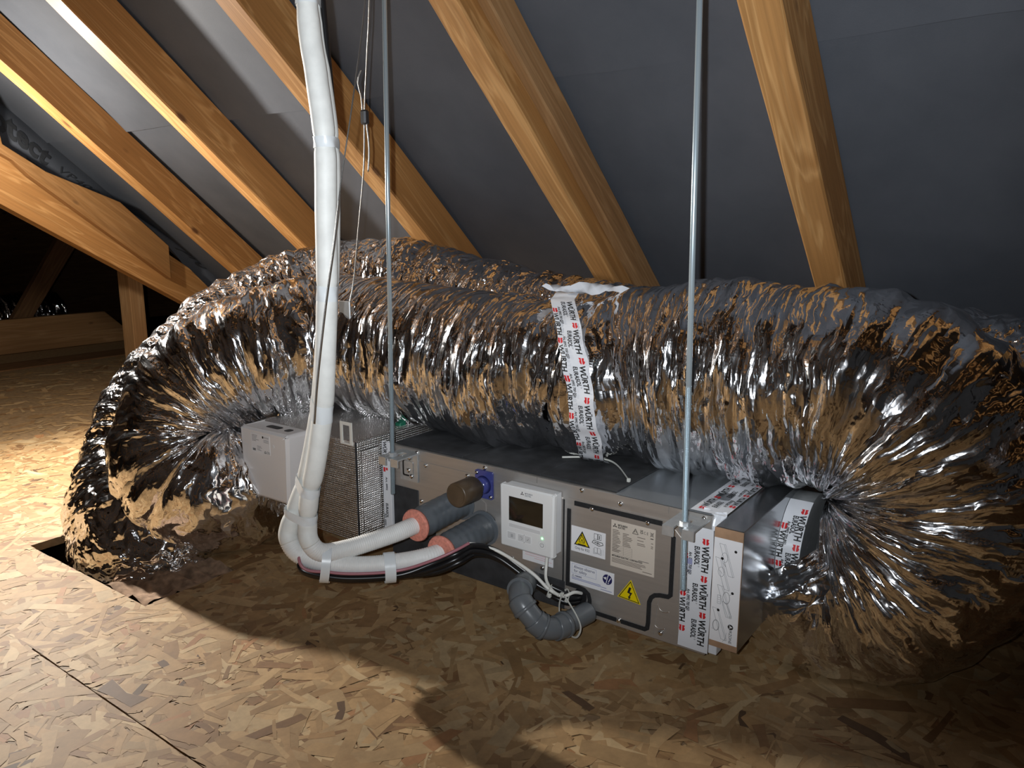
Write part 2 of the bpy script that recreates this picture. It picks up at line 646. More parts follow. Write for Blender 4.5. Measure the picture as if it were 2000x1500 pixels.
def tape_print(p, L, W, s0=0., period=.066):
    """printed lines of the tape, x along the tape, y across it (0..W)"""
    n = int(L / period) + 2
    for k in range(-1, n):
        a = s0 + k * period
        def put(fn, x0, x1):
            if x0 >= .002 and x1 <= L - .002:
                fn()
        for row, off in ((.66, 0.), (-.02, .5)):
            x = a + off * period
            y = row * W
            if row < 0:
                cut = (0, .0006, L, W)
            else:
                cut = None
            put(lambda: p.text('WÜRTH', x + .014, y, .0165, 'ink', True, fit=.046, cut=cut), x + .014, x + .060)
            # red mark: two rounded halves with a bar
            def mark():
                cx, cy, r = x + .006, max(y, 0) + .0058, .0058
                for sg in (-1, 1):
                    q = [(cx - r * .95, cy + sg * r * .14), (cx + r * .95, cy + sg * r * .14), (cx + r * .80, cy + sg * r * .70), (cx + r * .15, cy + sg * r * 1.05), (cx - r * .30, cy + sg * r * .72), (cx - r * .95, cy + sg * r * 1.0)]
                    if row < 0:
                        q = [(u, max(v_, .0006)) for u, v_ in q]
                    p.poly(q, 'ink_red')
            put(mark, x, x + .012)
        x = a + .25 * period
        put(lambda: (p.text('EURASOL', x, .42 * W, .0125, 'ink', True, fit=.034), p.ring(x + .0355, .42 * W + .0078, .0010, .0004, 'ink', n=10)), x, x + .037)
        x = a + .45 * period
        put(lambda: p.text('Art. 0992 700 050', x, .24 * W, .0075, 'ink', True, fit=.040), x, x + .040)


def plate(name, mat, parent, f, x0, y0, x1, y1, t, r=0.):
    if r > 0:
        pts = []
        for cx, cy, a0 in ((x1 - r, y0 + r, -PI / 2), (x1 - r, y1 - r, 0), (x0 + r, y1 - r, PI / 2), (x0 + r, y0 + r, PI)):
            pts += [(cx + r * math.cos(a0 + PI / 2 * k / 4), cy + r * math.sin(a0 + PI / 2 * k / 4)) for k in range(5)]
    else:
        pts = [(x0, y0), (x1, y0), (x1, y1), (x0, y1)]
    return MB().prism(pts, f, 0, t).build(name, mat, parent)


# ------------------------------------------------------------------ setting: floor
SL = math.radians(40.7)
N_R = Vector((math.sin(SL), 0, math.cos(SL)))          # out through the roof
D_R = Vector((math.cos(SL), 0, -math.sin(SL)))         # down the slope
FACE0 = Vector((1.75, 0, .76))                         # a point on the rafters' under face
DEPTH = .123
RIDGE_X = -.62

rng = random.Random(4)
floor = shell('floor')
T = .018
SEAM_X = .536
boards = [(-3.9, SEAM_X - .0012, -2.2, 1.51), (SEAM_X + .0012, 3.0, -2.2, 1.47), (-3.9, .745, 1.511, 4.56), (SEAM_X + .0012, .745, 1.4705, 1.5105),
          (.7455, 3.0, 1.9855, 4.56), (.955, 3.0, 1.4705, 1.985), (-3.9, 3.0, -5.0, -2.201), (-3.9, -.82, 4.561, 7.9)]
for a in boards:
    MB().box((a[0], a[2], -T), (a[1], a[3], 0)).build('osb_board', 'osb', floor)
# sub floor seen past the end of the boards
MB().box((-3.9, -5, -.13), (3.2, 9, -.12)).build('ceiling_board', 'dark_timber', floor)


def make_strands():
    r = np.random.RandomState(11)
    pal = np.array([(.68, .46, .235), (.60, .385, .185), (.52, .32, .145), (.64, .42, .205), (.45, .265, .12), (.74, .54, .30), (.36, .20, .09), (.54, .28, .125), (.20, .115, .06)])
    pw = np.array([.20, .20, .16, .17, .08, .11, .04, .03, .01])
    vs, fs, cols = [], [], []
    def clampx(x, y):
        return x
    N = 46000
    k = 0
    while k < N:
        near = k < 34000
        if near:
            x, y = r.uniform(-.1, 1.9), r.uniform(-.7, 3.0)
        else:
            x, y = r.uniform(-2.6, 2.4), r.uniform(-2., 4.5)
        if .745 < x < .955 and 1.47 < y < 1.985:
            k += 1
            continue
        u = r.rand()
        if u < .45:
            L, W_ = r.uniform(.05, .15), r.uniform(.010, .034)
        elif u < .85:
            L, W_ = r.uniform(.025, .07), r.uniform(.006, .016)
        else:
            L, W_ = r.uniform(.03, .08), r.uniform(.002, .006)
        a = r.normal(0, .75) + (PI / 2 if r.rand() < .5 else 0.1)
        c, s_ = math.cos(a), math.sin(a)
        j = r.uniform(-1, 1, 6) * W_ * .35
        e = r.uniform(.75, 1.0, 4)
        loc = [(-L / 2 * e[0], -W_ / 2), (0, -W_ / 2 + j[0]), (L / 2 * e[1], -W_ / 2 + j[1] * .6), (L / 2 * e[2], W_ / 2), (j[2], W_ / 2 + j[3]), (-L / 2 * e[3], W_ / 2 + j[4] * .6)]
        z = .0003 + .0012 * r.rand()
        o = len(vs)
        for px, py in loc:
            X, Y = x + px * c - py * s_, y + px * s_ + py * c
            if y < 1.51:
                if x < SEAM_X:
                    X = min(X, SEAM_X - .0014)
                else:
                    X = max(X, SEAM_X + .0014)
            if 1.44 < Y < 2.02 and .72 < X < .985:      # keep off the cut-out
                if x <= .745:
                    X = min(X, .745)
                elif y <= 1.47:
                    Y = min(Y, 1.47)
                elif y >= 1.985:
                    Y = max(Y, 1.986)
                elif x >= .955:
                    X = max(X, .956)
            vs.append((X, Y, z))
        fs.append(tuple(range(o, o + 6)))
        col = pal[r.choice(9, p=pw)] * r.uniform(.62, .86)
        cols.append(col)
        k += 1
    me = bpy.data.meshes.new('osb_strands')
    me.from_pydata(vs, [], fs)
    at = me.attributes.new('tint', 'FLOAT_COLOR', 'FACE')
    buf = np.ones((len(fs), 4), np.float32)
    buf[:, :3] = np.array(cols)
    at.data.foreach_set('color', buf.ravel())
    me.materials.append(M['strand'])
    o = bpy.data.objects.new('osb_strands', me)
    COL.objects.link(o)
    o.parent = floor
    o['kind'] = 'stuff'


make_strands()

# ------------------------------------------------------------------ setting: roof lining


def roof_pt(y, z, off=0., side=1):
    """point over the near slope at height z (on the plane off metres behind the rafter face)"""
    x = FACE0.x + (FACE0.z - z) / math.tan(SL) + off / math.sin(SL)
    if side < 0:
        x = 2 * RIDGE_X - x
    return Vector((x, y, z))


ceiling = shell('ceiling')
Z_RIDGE = FACE0.z + (FACE0.x - RIDGE_X) * math.tan(SL)


def sheet(z0, z1, off, side=1, y0=-3.2, y1=3.56, wav=0.):
    r = np.random.RandomState(abs(int(z0 * 100)) + 7 + side)
    ny, nz = 110, 14
    mb = MB()
    vs = []
    for j in range(nz + 1):
        t = j / nz
        for i in range(ny + 1):
            y = y0 + (y1 - y0) * i / ny
            sag = .006 * math.sin(PI * ((y - .485) / .6 % 1)) + .0025 * math.sin(y * 7 + t * 5) + .002 * math.sin(y * 3.1 - t * 8)
            z = z0 + (z1 - z0) * t
            o = off - sag
            if wav and j == 0:
                o -= .004 + .004 * math.sin(y * 9) + .003 * math.sin(y * 4.1 + 1)
                z += wav * (math.sin(y * 5.3) + .6 * math.sin(y * 13)) * .5
            vs.append(roof_pt(y, z, o, side))
    fs = []
    for j in range(nz):
        for i in range(ny):
            a = j * (ny + 1) + i
            fs.append((a, a + 1, a + ny + 2, a + ny + 1))
    mb.add(vs, fs, True)
    return mb.build('membrane_sheet', 'membrane', ceiling)


sheet(-.30, 1.14, DEPTH + .010)
sheet(1.085, 2.05, DEPTH + .004, wav=.006)
sheet(2.02, Z_RIDGE + .05, DEPTH + .012)
sheet(1.32, Z_RIDGE + .05, DEPTH + .006, y0=3.57, y1=7.9)
sheet(-.30, 1.30, DEPTH + .010, -1, y1=7.9)
sheet(1.28, Z_RIDGE + .05, DEPTH + .004, -1, y1=7.9)
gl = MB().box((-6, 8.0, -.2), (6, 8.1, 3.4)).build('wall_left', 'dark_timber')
gl['kind'] = 'structure'
gr = MB().box((-6, -3.3, -.2), (4, -3.2, 3.4)).build('wall_right', 'membrane')
gr['kind'] = 'structure'

# rafters -----------------------------------------------------------------
LEN_R = (FACE0.x + (FACE0.z + .0) / math.tan(SL) - RIDGE_X) / math.cos(SL)


def rafter(yl, width=.072, depth=DEPTH - .004, side=1, mat='rafter', name='rafter', setback=0., s0=.05, s1=None, label='', group=None, grain=0):
    """a timber along the slope; yl is its left edge (greater y)"""
    L = (s1 or LEN_R) - s0
    mb = MB()
    # slightly uneven box, length along local x
    n = 24
    r = np.random.RandomState(int(abs(yl) * 1000) + int(depth * 1000) + (0 if side > 0 else 5))
    vs = []
    for i in range(n + 1):
        x = L * i / n
        jy, jz = r.uniform(-.0012, .0012, 2)
        c = .004
        ring = [(0 + c, 0), (width - c, 0), (width, c), (width, depth), (0, depth), (0, c)]
        for a, b in ring:
            vs.append((x, -a + jy, b + (jz if b <= c else 0)))
    fs = []
    for i in range(n):
        for k in range(6):
            a, b = i * 6 + k, i * 6 + (k + 1) % 6
            fs.append((a, a + 6, b + 6, b))
    fs += [tuple(range(6)), tuple(n * 6 + k for k in range(6))[::-1]]
    mb.add(vs, fs)
    o = mb.build(name, mat)
    # local x up the slope, local z out through the roof
    foot = roof_pt(yl, 0) - D_R * s0
    if side > 0:
        ex, ez = -D_R, N_R
    else:
        foot = Vector((2 * RIDGE_X - foot.x, foot.y, foot.z))
        ex, ez = Vector((D_R.x, 0, -D_R.z)), Vector((-N_R.x, 0, N_R.z))
    ey = Vector((0, 1, 0))
    if side < 0:
        ey = ez.cross(ex)
        foot.y = yl - width
    foot = foot + ez * setback
    m = Matrix((ex, ey, ez)).transposed().to_4x4()
    m.translation = foot
    o.matrix_world = m
    return tag(o, label, 'rafter', group) if label else o


near = [(2.92, 'pine rafter with brown streaks and knots beside the printed membrane flap'),
        (2.318, 'pine rafter with pale under face just left of the white pipe bundle, clear of it'),
        (1.70, 'pine rafter passing behind the white pipe bundle and the thin wire ropes'),
        (1.122, 'pine rafter with a thinner board fixed along its right side, behind the duct tape joint'),
        (.52, 'pine rafter with clear straight grain and mouldy side, behind the right hanging rod')]
for yl, lab in near:
    rafter(yl, label=lab)
for yl in (-.08, -.68, -1.28, -1.9):
    rafter(yl, label='rafter beyond the right lobe of the foil duct', group='rafters past the duct')
o = rafter(1.122 - .0722, width=.030, depth=.07, setback=.045, mat='rough_timber', name='sister_board', label='thin weathered board fixed along the right side of a rafter')
o['category'] = 'board'
for k in range(14):
    rafter(5.3 - .6 * k, side=-1, label='rafter of the opposite roof slope behind the viewer', group='opposite rafters')

# ------------------------------------------------------------------ left background: beam, plates, flap, post


def yprism(name, poly, y0, y1, mat, parent=None, bevel=.003, long_axis=None):
    """outline in (x, z) extruded along y, local x along long_axis for the grain"""
    a, b = (Vector((p[0], 0, p[1])) for p in (long_axis or (poly[0], poly[1])))
    ex = (b - a).normalized()
    ey = Vector((0, 1, 0))
    ez = ex.cross(ey)
    m = Matrix((ex, ey, ez)).transposed().to_4x4()
    m.translation = Vector((a.x, y0, a.z))
    inv = m.inverted()
    pts = [(x, z) for x, z in poly]
    mb = MB().prism(pts, lambda x, z, h: inv @ Vector((x, h, z)), y0, y1)
    o = mb.build(name, mat, None, bevel=bevel)
    if parent:
        o.parent = parent
    o.matrix_world = m
    return o


o = yprism('sloping_beam', [(1.0, 1.022), (2.22, .287), (2.25, .37), (2.06, .565), (1.90, .675), (1.33, 1.03), (1.0, 1.235)], 3.35, 3.42, 'rafter')
tag(o, 'wide knotty pine beam sloping down above the dark void', 'beam')
o = yprism('nailed_plank', [(1.0, 1.20), (1.35, .995), (1.404, .939), (1.94, .522), (1.941, .668), (1.742, .852), (1.462, .961), (1.32, 1.052), (1.30, 1.22), (1.0, 1.40)], 3.30, 3.345, 'plank', long_axis=((1.35, .995), (1.94, .522)))
tag(o, 'tapered pine plank nailed over the sloping beam', 'plank')

# membrane flap with print
up = [(1.20, 3.52, 1.42), (1.401, 3.50, 1.245), (1.66, 3.50, 1.012), (1.97, 3.50, .762), (2.30, 3.50, .545), (2.42, 3.50, .44)]
lo = [(1.15, 3.43, 1.15), (1.36, 3.43, 1.02), (1.52, 3.43, .93), (1.82, 3.43, .83), (2.05, 3.43, .62), (2.15, 3.43, .42)]
U, Lw = catmull(up, 8), catmull(lo, 8)
flap = thing('membrane_flap', (1.7, 3.46, .42), 'grey membrane flap with dark printed lettering hanging below the roof lining', 'membrane')


def flap_pt(u, v, h=0):
    """u along 0..1, v from the lower edge 0 to the upper edge 1"""
    i = max(0, min(1, u)) * (len(U) - 1)
    k = min(int(i), len(U) - 2)
    t = i - k
    a = Vector(U[k] * (1 - t) + U[k + 1] * t)
    b = Vector(Lw[k] * (1 - t) + Lw[k + 1] * t)
    p = b.lerp(a, v)
    return p + Vector((0, -.05 * math.sin(PI * v) * (.6 + .4 * math.sin(9 * u)) - h, 0))


mb = MB()
mb.add([flap_pt(i / 60, j / 10) for j in range(11) for i in range(61)], [(j * 61 + i, j * 61 + i + 1, j * 61 + i + 62, j * 61 + i + 61) for j in range(10) for i in range(60)], True)
mb.build('sheet', 'membrane', flap)
p = Print(lambda x, y, h: flap_pt(x, y, h), .004)
p.text('Protect', .075, .36, .60, 'membrane_print', True, fit=.28)
p.rect(.14, .18, .35, .25, 'membrane_print')
p.text('VP400', .385, .42, .30, 'membrane_print', fit=.11)
p.text('pro', .755, .26, .55, 'membrane_print', True, fit=.085)
p.build(flap, 'lettering')

o = yprism('truss_post', [(1.955, -.1), (2.025, -.1), (2.025, .62), (1.955, .70)], 3.70, 3.80, 'rough_timber', long_axis=((1.955, -.1), (1.955, .6)))
tag(o, 'upright timber post under the sloping beam', 'post')
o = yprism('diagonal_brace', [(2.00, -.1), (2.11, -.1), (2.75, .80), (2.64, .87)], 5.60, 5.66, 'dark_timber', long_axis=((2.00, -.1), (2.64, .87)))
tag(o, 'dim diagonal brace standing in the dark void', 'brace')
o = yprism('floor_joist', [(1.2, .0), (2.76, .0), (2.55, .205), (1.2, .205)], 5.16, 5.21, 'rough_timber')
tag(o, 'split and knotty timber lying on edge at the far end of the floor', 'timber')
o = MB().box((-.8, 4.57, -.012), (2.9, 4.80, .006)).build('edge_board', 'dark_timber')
tag(o, 'dark flat board at the far edge of the floor', 'board')
o = MB().box((-.8, 4.81, -.012), (2.9, 5.15, .0)).build('pale_strip', 'osb')
tag(o, 'pale floor strip in front of the split timber', 'board')

# ------------------------------------------------------------------ foil ducts


def vnoise(s, t, ns, nt, r):
    """lattice noise with straight facets; s in 0..1, t in 0..1 wraps"""
    lat = r.uniform(-1, 1, (ns + 2, nt))
    a, b = s * ns, t * nt
    i, j = np.floor(a).astype(int), np.floor(b).astype(int)
    u, v = a - i, b - j
    j0, j1 = j % nt, (j + 1) % nt
    i = np.clip(i, 0, ns)
    return (lat[i, j0] * (1 - u) * (1 - v) + lat[i + 1, j0] * u * (1 - v) + lat[i, j1] * (1 - u) * v + lat[i + 1, j1] * u * v)


class Duct:
    def __init__(s, keys, e1, step=.0045, nseg=210, a0=0.):
        C = catmull(keys, 40)
        d = np.r_[0, np.cumsum(np.linalg.norm(np.diff(C[:, :3], axis=0), axis=1))]
        s.L = d[-1]
        n = int(s.L / step)
        q = np.linspace(0, s.L, n + 1)
        s.q = q
        s.C = np.array([np.interp(q, d, C[:, k]) for k in range(5)]).T
        P3 = s.C[:, :3]
        Tn = np.gradient(P3, axis=0)
        Tn /= np.linalg.norm(Tn, axis=1)[:, None]
        E1 = np.zeros_like(P3)
        e = np.array(e1, float)
        for i in range(n + 1):
            e = e - Tn[i] * e.dot(Tn[i])
            e /= np.linalg.norm(e)
            E1[i] = e
        s.T, s.E1 = Tn, E1
        s.E2 = np.cross(Tn, E1)
        s.nseg = nseg
        s.a0 = a0

    def point(s, dist, th, h=0.):
        i = dist / s.L * (len(s.q) - 1)
        k = int(min(max(i, 0), len(s.q) - 1))
        c, r1, r2 = s.C[k, :3], s.C[k, 3], s.C[k, 4]
        off = s.T[k] * (dist - s.q[k])
        return Vector(c + off + s.E1[k] * math.cos(th) * (r1 + h) + s.E2[k] * math.sin(th) * (r2 + h))

    def build(s, name, seed, parent=None, floor_z=None, amp=1., mat='foil'):
        r = np.random.RandomState(seed)
        n, m = len(s.q), s.nseg
        th = np.arange(m) / m
        SS, TT = np.meshgrid(s.q / s.L, th, indexing='ij')
        L = s.L
        # slant the pleats a little, differently along the duct
        sl = SS + .006 / L * np.sin(TT * 2 * PI * 2 + SS * 20) + .010 / L * vnoise(SS, TT, int(L / .06), 9, r)
        sl = np.clip(sl, 0, 1)
        calmer = np.clip(.62 + .75 * vnoise(SS, TT, int(L / .13), 7, r), .22, 1.15)
        h = calmer * (.0052 * vnoise(sl, TT, int(L / .021), 9, r)
                      + .0034 * vnoise(sl, TT, int(L / .013), 17, r)
                      + .0012 * vnoise(sl, TT, int(L / .010), 40, r))
        h += .0045 * (1 - 2 * np.abs(vnoise(sl, TT, int(L / .034), 8, r)))
        h += .0035 * vnoise(sl, TT, int(L / .045), 13, r)
        h += .009 * vnoise(SS, TT, int(L / .10), 5, r)
        # wire helix
        h += .0016 * np.cos(2 * PI * (SS * L / .042 + TT))
        h *= amp
        ang = TT * 2 * PI + s.a0
        R1 = s.C[:, 3][:, None] + h
        R2 = s.C[:, 4][:, None] + h
        Pn = s.C[:, None, :3] + s.E1[:, None, :] * (np.cos(ang) * R1)[..., None] + s.E2[:, None, :] * (np.sin(ang) * R2)[..., None]
        if floor_z is not None:
            z = Pn[..., 2]
            lim = floor_z + .010
            Pn[..., 2] = np.where(z < lim, floor_z + .010 * np.exp(np.clip((z - lim) / .03, -8, 0)), z)
        vs = Pn.reshape(-1, 3)
        idx = np.arange(n * m).reshape(n, m)
        f = np.stack([idx[:-1, :], np.roll(idx, -1, 1)[:-1, :], np.roll(idx, -1, 1)[1:, :], idx[1:, :]], -1).reshape(-1, 4)
        me = bpy.data.meshes.new(name)
        me.from_pydata(vs.tolist(), [], f.tolist())
        uv = me.uv_layers.new(name='UVMap')
        U0 = np.repeat((s.q)[:, None], m, 1)
        V0 = np.repeat((th * 1.05)[None, :], n, 0)
        V1 = np.repeat(((th + 1 / m) * 1.05)[None, :], n, 0)
        a = np.stack([np.stack([U0[:-1], V0[:-1]], -1), np.stack([U0[:-1], V1[:-1]], -1), np.stack([U0[1:], V1[1:]], -1), np.stack([U0[1:], V0[1:]], -1)], 2)
        uv.data.foreach_set('uv', a.reshape(-1).astype(np.float32))
        me.materials.append(M[mat])
        me.update()
        o = bpy.data.objects.new(name, me)
        COL.objects.link(o)
        if parent:
            o.parent = parent
        return o


def arc_keys(yp, zp, rho, phis, xs, rs, sgn):
    out = []
    for ph, x, r_ in zip(phis, xs, rs):
        a = math.radians(ph)
        out.append((x, yp + sgn * rho * math.sin(a), zp + rho * math.cos(a), r_, r_))
    return out


# left piece: from the insulated plenum, a tight turn, then along over the unit to the tape joint
keysL = [(1.27, 1.50, .20, .085, .085), (1.17, 1.555, .160, .112, .112)]
keysL += arc_keys(1.582, .290, .154, (172, 145, 118, 90, 60), (1.045, .995, .985, 1.012, 1.07), (.146, .160, .156, .149, .150), 1)
keysL += [(1.14, 1.655, .428, .158, .158), (1.225, 1.575, .457, .162, .162)]
keysL += [(1.31, 1.50, .470, .166, .166), (1.34, 1.35, .462, .166, .166), (1.345, 1.15, .456, .164, .164), (1.345, .98, .452, .160, .160), (1.35, .86, .455, .150, .150), (1.355, .80, .455, .150, .150)]
ductL = Duct(keysL, (1, 0, 0), a0=0)
tag(ductL.build('foil_duct', 1, floor_z=.004), 'foil duct running from the insulated plenum over the unit to the taped joint', 'duct')
# right piece: from the joint over the unit, a tight turn, into the outlet plenum
keysR = [(1.355, .82, .455, .152, .152), (1.365, .76, .458, .158, .158), (1.395, .66, .468, .174, .174), (1.41, .52, .475, .180, .180), (1.415, .42, .478, .180, .180)]
keysR += arc_keys(.335, .298, .182, (2, 30, 60, 90, 120, 150, 178), (1.42, 1.425, 1.43, 1.43, 1.42, 1.41, 1.40), (.180, .181, .181, .180, .176, .168, .158), -1)
keysR += [(1.40, .352, .150, .150, .150), (1.40, .376, .182, .116, .116)]
ductR = Duct(keysR, (1, 0, 0), a0=0)
tag(ductR.build('foil_duct', 2, floor_z=.004), 'foil duct curling from the taped joint down into the outlet plenum', 'duct')
# rear duct: out of the cut-out in the floor, up and along behind
keysB = [(.925, 1.775, -.11, .170, .230), (.935, 1.815, .01, .165, .215), (1.015, 1.915, .14, .160, .175), (1.12, 1.945, .275, .165, .168), (1.25, 1.935, .385, .172, .172), (1.38, 1.89, .465, .18, .18),
         (1.55, 1.77, .53, .18, .18), (1.66, 1.56, .54, .176, .176), (1.73, 1.30, .485, .170, .170), (1.78, 1.00, .450, .160, .160), (1.79, .70, .445, .155, .155), (1.79, .40, .440, .155, .155),
         (1.76, .12, .43, .160, .160), (1.66, -.10, .37, .165, .165), (1.56, -.28, .27, .165, .165), (1.50, -.50, .175, .165, .165)]
ductB = Duct(keysB, (1, 0, 0), a0=0)
tag(ductB.build('foil_duct', 3, mat='foil_crumpled'), 'foil duct rising from the cut-out in the floor and running behind along the eaves', 'duct')
# distant duct lying beyond the split timber
ductF = Duct([(1.0, 5.55, .16, .15, .15), (1.5, 5.45, .16, .15, .15), (2.0, 5.9, .15, .15, .15), (2.6, 6.0, .15, .15, .15)], (0, 0, 1), step=.02, nseg=60)
tag(ductF.build('foil_duct', 4, amp=1.4), 'far foil duct glinting behind the split timber', 'duct')

# tape at the joint
tj = tag(bpy.data.objects.new('printed_tape', None), 'white printed tape wrapped round the joint of the two foil ducts', 'tape')
COL.objects.link(tj)
tj.location = tuple(ductR.C[10, :3])
rj = np.random.RandomState(8)
TW = .056


def ring_pt(x, y, h):
    """x along the tape (from the top over the front to below), y across; the tape runs askew round the joint"""
    th = PI / 2 + .35 + x / .160
    wob = .002 * math.sin(x * 55 + y * 40) + .0016 * math.sin(x * 130)
    rr = .1685 + wob + h
    y_left = float(np.interp(math.degrees(th), (75, 110, 135, 160, 180, 215, 240, 290), (.890, .860, .807, .766, .747, .746, .768, .800)))
    return Vector((1.362 + math.cos(th) * rr, y_left - y, .458 + math.sin(th) * rr))


LT = .52
mb = MB()
nx, ny = 90, 6
mb.add([ring_pt(-.10 + (LT + .10) * i / nx, TW * j / ny, 0) for j in range(ny + 1) for i in range(nx + 1)],
       [(j * (nx + 1) + i, j * (nx + 1) + i + 1, (j + 1) * (nx + 1) + i + 1, (j + 1) * (nx + 1) + i) for j in range(ny) for i in range(nx)], True)
mb.build('band', 'tape', tj)
pt = Print(ring_pt, .0012)
tape_print(pt, LT - .02, TW)
pt.build(tj)
# loose end lying over the top
mb = MB()
mb.add([(1.31 + .09 * i / 10, .855 - .12 * i / 10 + .03 * j / 3, .632 + .010 * math.sin(i * .9 + j) + .006 * j / 3) for j in range(4) for i in range(11)],
       [(j * 11 + i, j * 11 + i + 1, (j + 1) * 11 + i + 1, (j + 1) * 11 + i) for j in range(3) for i in range(10)], True)
mb.build('loose_end', 'tape', tj)

# mineral wool showing in the cut-out
r = np.random.RandomState(5)
mb = MB()
nx, ny = 40, 44
hz = .010 * vnoise(*np.meshgrid(np.linspace(0, 1, nx + 1), np.linspace(0, .999, ny + 1)), 9, 11, r) + .006 * vnoise(*np.meshgrid(np.linspace(0, 1, nx + 1), np.linspace(0, .999, ny + 1)), 22, 24, r)
mb.add([(.748 + .205 * i / nx, 1.475 + .505 * j / ny, -.002 - .075 * min(1, max(0, (j / ny - .3) * 3)) + hz[j, i]) for j in range(ny + 1) for i in range(nx + 1)],
       [(j * (nx + 1) + i, j * (nx + 1) + i + 1, (j + 1) * (nx + 1) + i + 1, (j + 1) * (nx + 1) + i) for j in range(ny) for i in range(nx)], True)
tag(mb.build('mineral_wool', 'wool'), 'pinkish brown mineral wool showing in the floor cut-out', 'insulation')

# ------------------------------------------------------------------ the air conditioning unit
UX, UY0, UY1, UZ0, UZ1 = 1.169, .451, 1.183, .043, .293
UB = 1.98                                             # back of the unit, under the eaves


def fpt(x, y, h):
    """front of the unit: x is the distance to the right from its left edge, y the height, h out of it"""
    return Vector((UX - h, UY1 - x, y))


def fx(Y):
    return UY1 - Y


def fr(y_world, z, h=0):
    return Vector((UX - h, y_world, z))


unit = thing('air_handling_unit', (1.5, .8, UZ0), 'low metal ducted air conditioning unit hanging on rods above the floor', 'air conditioner')
MB().box((UX, UY0, UZ0), (UB, UY1, UZ1 - .001), .002).build('casing', 'steel', unit)
# top sheets: bare grey sheet and charcoal insulated sheets
MB().box((UX + .004, .455, UZ1), (UB, .630, UZ1 + .0016)).build('top_sheet', 'steel_dark', unit)
for a, b in ((.6305, .7955), (.796, .988), (.9885, 1.178)):
    MB().box((UX + .010, a, UZ1), (UB, b, UZ1 + .004), .001).build('top_insulation', 'grey_foam', unit)
# flange folded down over the front along the top
for a, b in ((.527, .7955), (.7965, 1.105)):
    plate('top_flange', 'steel', unit, fpt, fx(b), .2815, fx(a), .2935, .0016)
plate('corner_flange', 'steel', unit, fpt, fx(.5262), .2815, fx(.452), .2935, .001)
# cover of the pipe side, stepped outline
cov = [(1.100, .270), (.946, .270), (.940, .262), (.940, .222), (.930, .219), (.920, .214), (.918, .128), (.985, .126), (1.094, .126)]
cov = [(fx(a), b) for a, b in cov]
MB().prism(cov, fpt, 0, .0015).build('pipe_cover', 'steel', unit)
# raised plate behind the wall controller
plate('controller_plate', 'steel', unit, fpt, fx(.895), .108, fx(.7385), .266, .0022, .005)
plate('seam_gap', 'black_foam', unit, fpt, fx(.7375), .100, fx(.7345), .262, .0006)
# service cover on the right with its rubber seal
scov = [(.7265, .268), (.527, .268), (.503, .244), (.503, .125), (.54, .120), (.546, .052), (.68, .050), (.682, .09), (.69, .1), (.7265, .102)]
MB().prism([(fx(a), b) for a, b in scov], fpt, 0, .0014).build('service_cover', 'steel', unit)


def strip(pts, wdt, t=.0032):
    """a rubber strip of given width along a path on the front face"""
    pts = [Vector(p) for p in pts]
    n = len(pts)
    a, b = [], []
    for i, p_ in enumerate(pts):
        d1 = (pts[i] - pts[i - 1]).normalized() if i else (pts[1] - pts[0]).normalized()
        d2 = (pts[i + 1] - pts[i]).normalized() if i < n - 1 else d1
        nn = (Vector((-d1.y, d1.x)) + Vector((-d2.y, d2.x)))
        nn = nn / max(.5, nn.length_squared) * 2
        nn = nn if nn.length < 1.6 else nn.normalized() * 1.6
        a.append(p_ + nn * wdt / 2)
        b.append(p_ - nn * wdt / 2)
    vs = []
    for h in (.0012, t):
        vs += [fpt(q.x, q.y, h) for q in a] + [fpt(q.x, q.y, h) for q in b]
    fs = []
    for i in range(n - 1):
        A, B = i, n + i
        C, D = 2 * n + i, 3 * n + i
        fs += [(C, C + 1, D + 1, D), (A, A + 1, C + 1, C), (B, D, D + 1, B + 1)]
    fs += [(0, 2 * n, 3 * n, n), (n - 1, 2 * n - 1, 4 * n - 1, 3 * n - 1)]
    return MB().add(vs, fs)


strip([(fx(.712), .2605), (fx(.537), .2615)], .0085).build('rubber_seal', 'black_foam', unit)
strip([(fx(.7235), .247), (fx(.7245), .098), (fx(.700), .098), (fx(.688), .096), (fx(.679), .090), (fx(.676), .080), (fx(.6755), .062), (fx(.671), .0575), (fx(.620), .0575)], .0075).build('rubber_seal', 'black_foam', unit)
strip([(fx(.610), .0575), (fx(.563), .0575), (fx(.558), .061), (fx(.5565), .072), (fx(.556), .111), (fx(.5525), .121), (fx(.546), .127), (fx(.536), .130), (fx(.521), .1315), (fx(.5165), .136), (fx(.5155), .243)], .0075).build('rubber_seal', 'black_foam', unit)
# charcoal insulated tray at the pipe side
MB().box((UX - .004, .732, .0445), (UX + .05, 1.182, .100), .001).build('drain_tray', 'grey_foam', unit)
MB().box((UX - .003, 1.103, .1002), (UX + .05, 1.182, .203), .001).build('end_insulation', 'grey_foam', unit)
MB().box((UX - .003, 1.056, .1002), (UX + .05, 1.1028, .125), .001).build('end_insulation', 'grey_foam', unit)
# cable opening: flat black disc, the darkness inside put in its colour
hole = [(.012 * 1.15 * math.cos(2 * PI * k / 20), .0155 * math.sin(2 * PI * k / 20)) for k in range(20)]
MB().prism([(fx(.697) + a, .080 + b) for a, b in hole], fpt, .0005, .0019).build('cable_opening', 'ink', unit)
# pressed knock-outs and screws


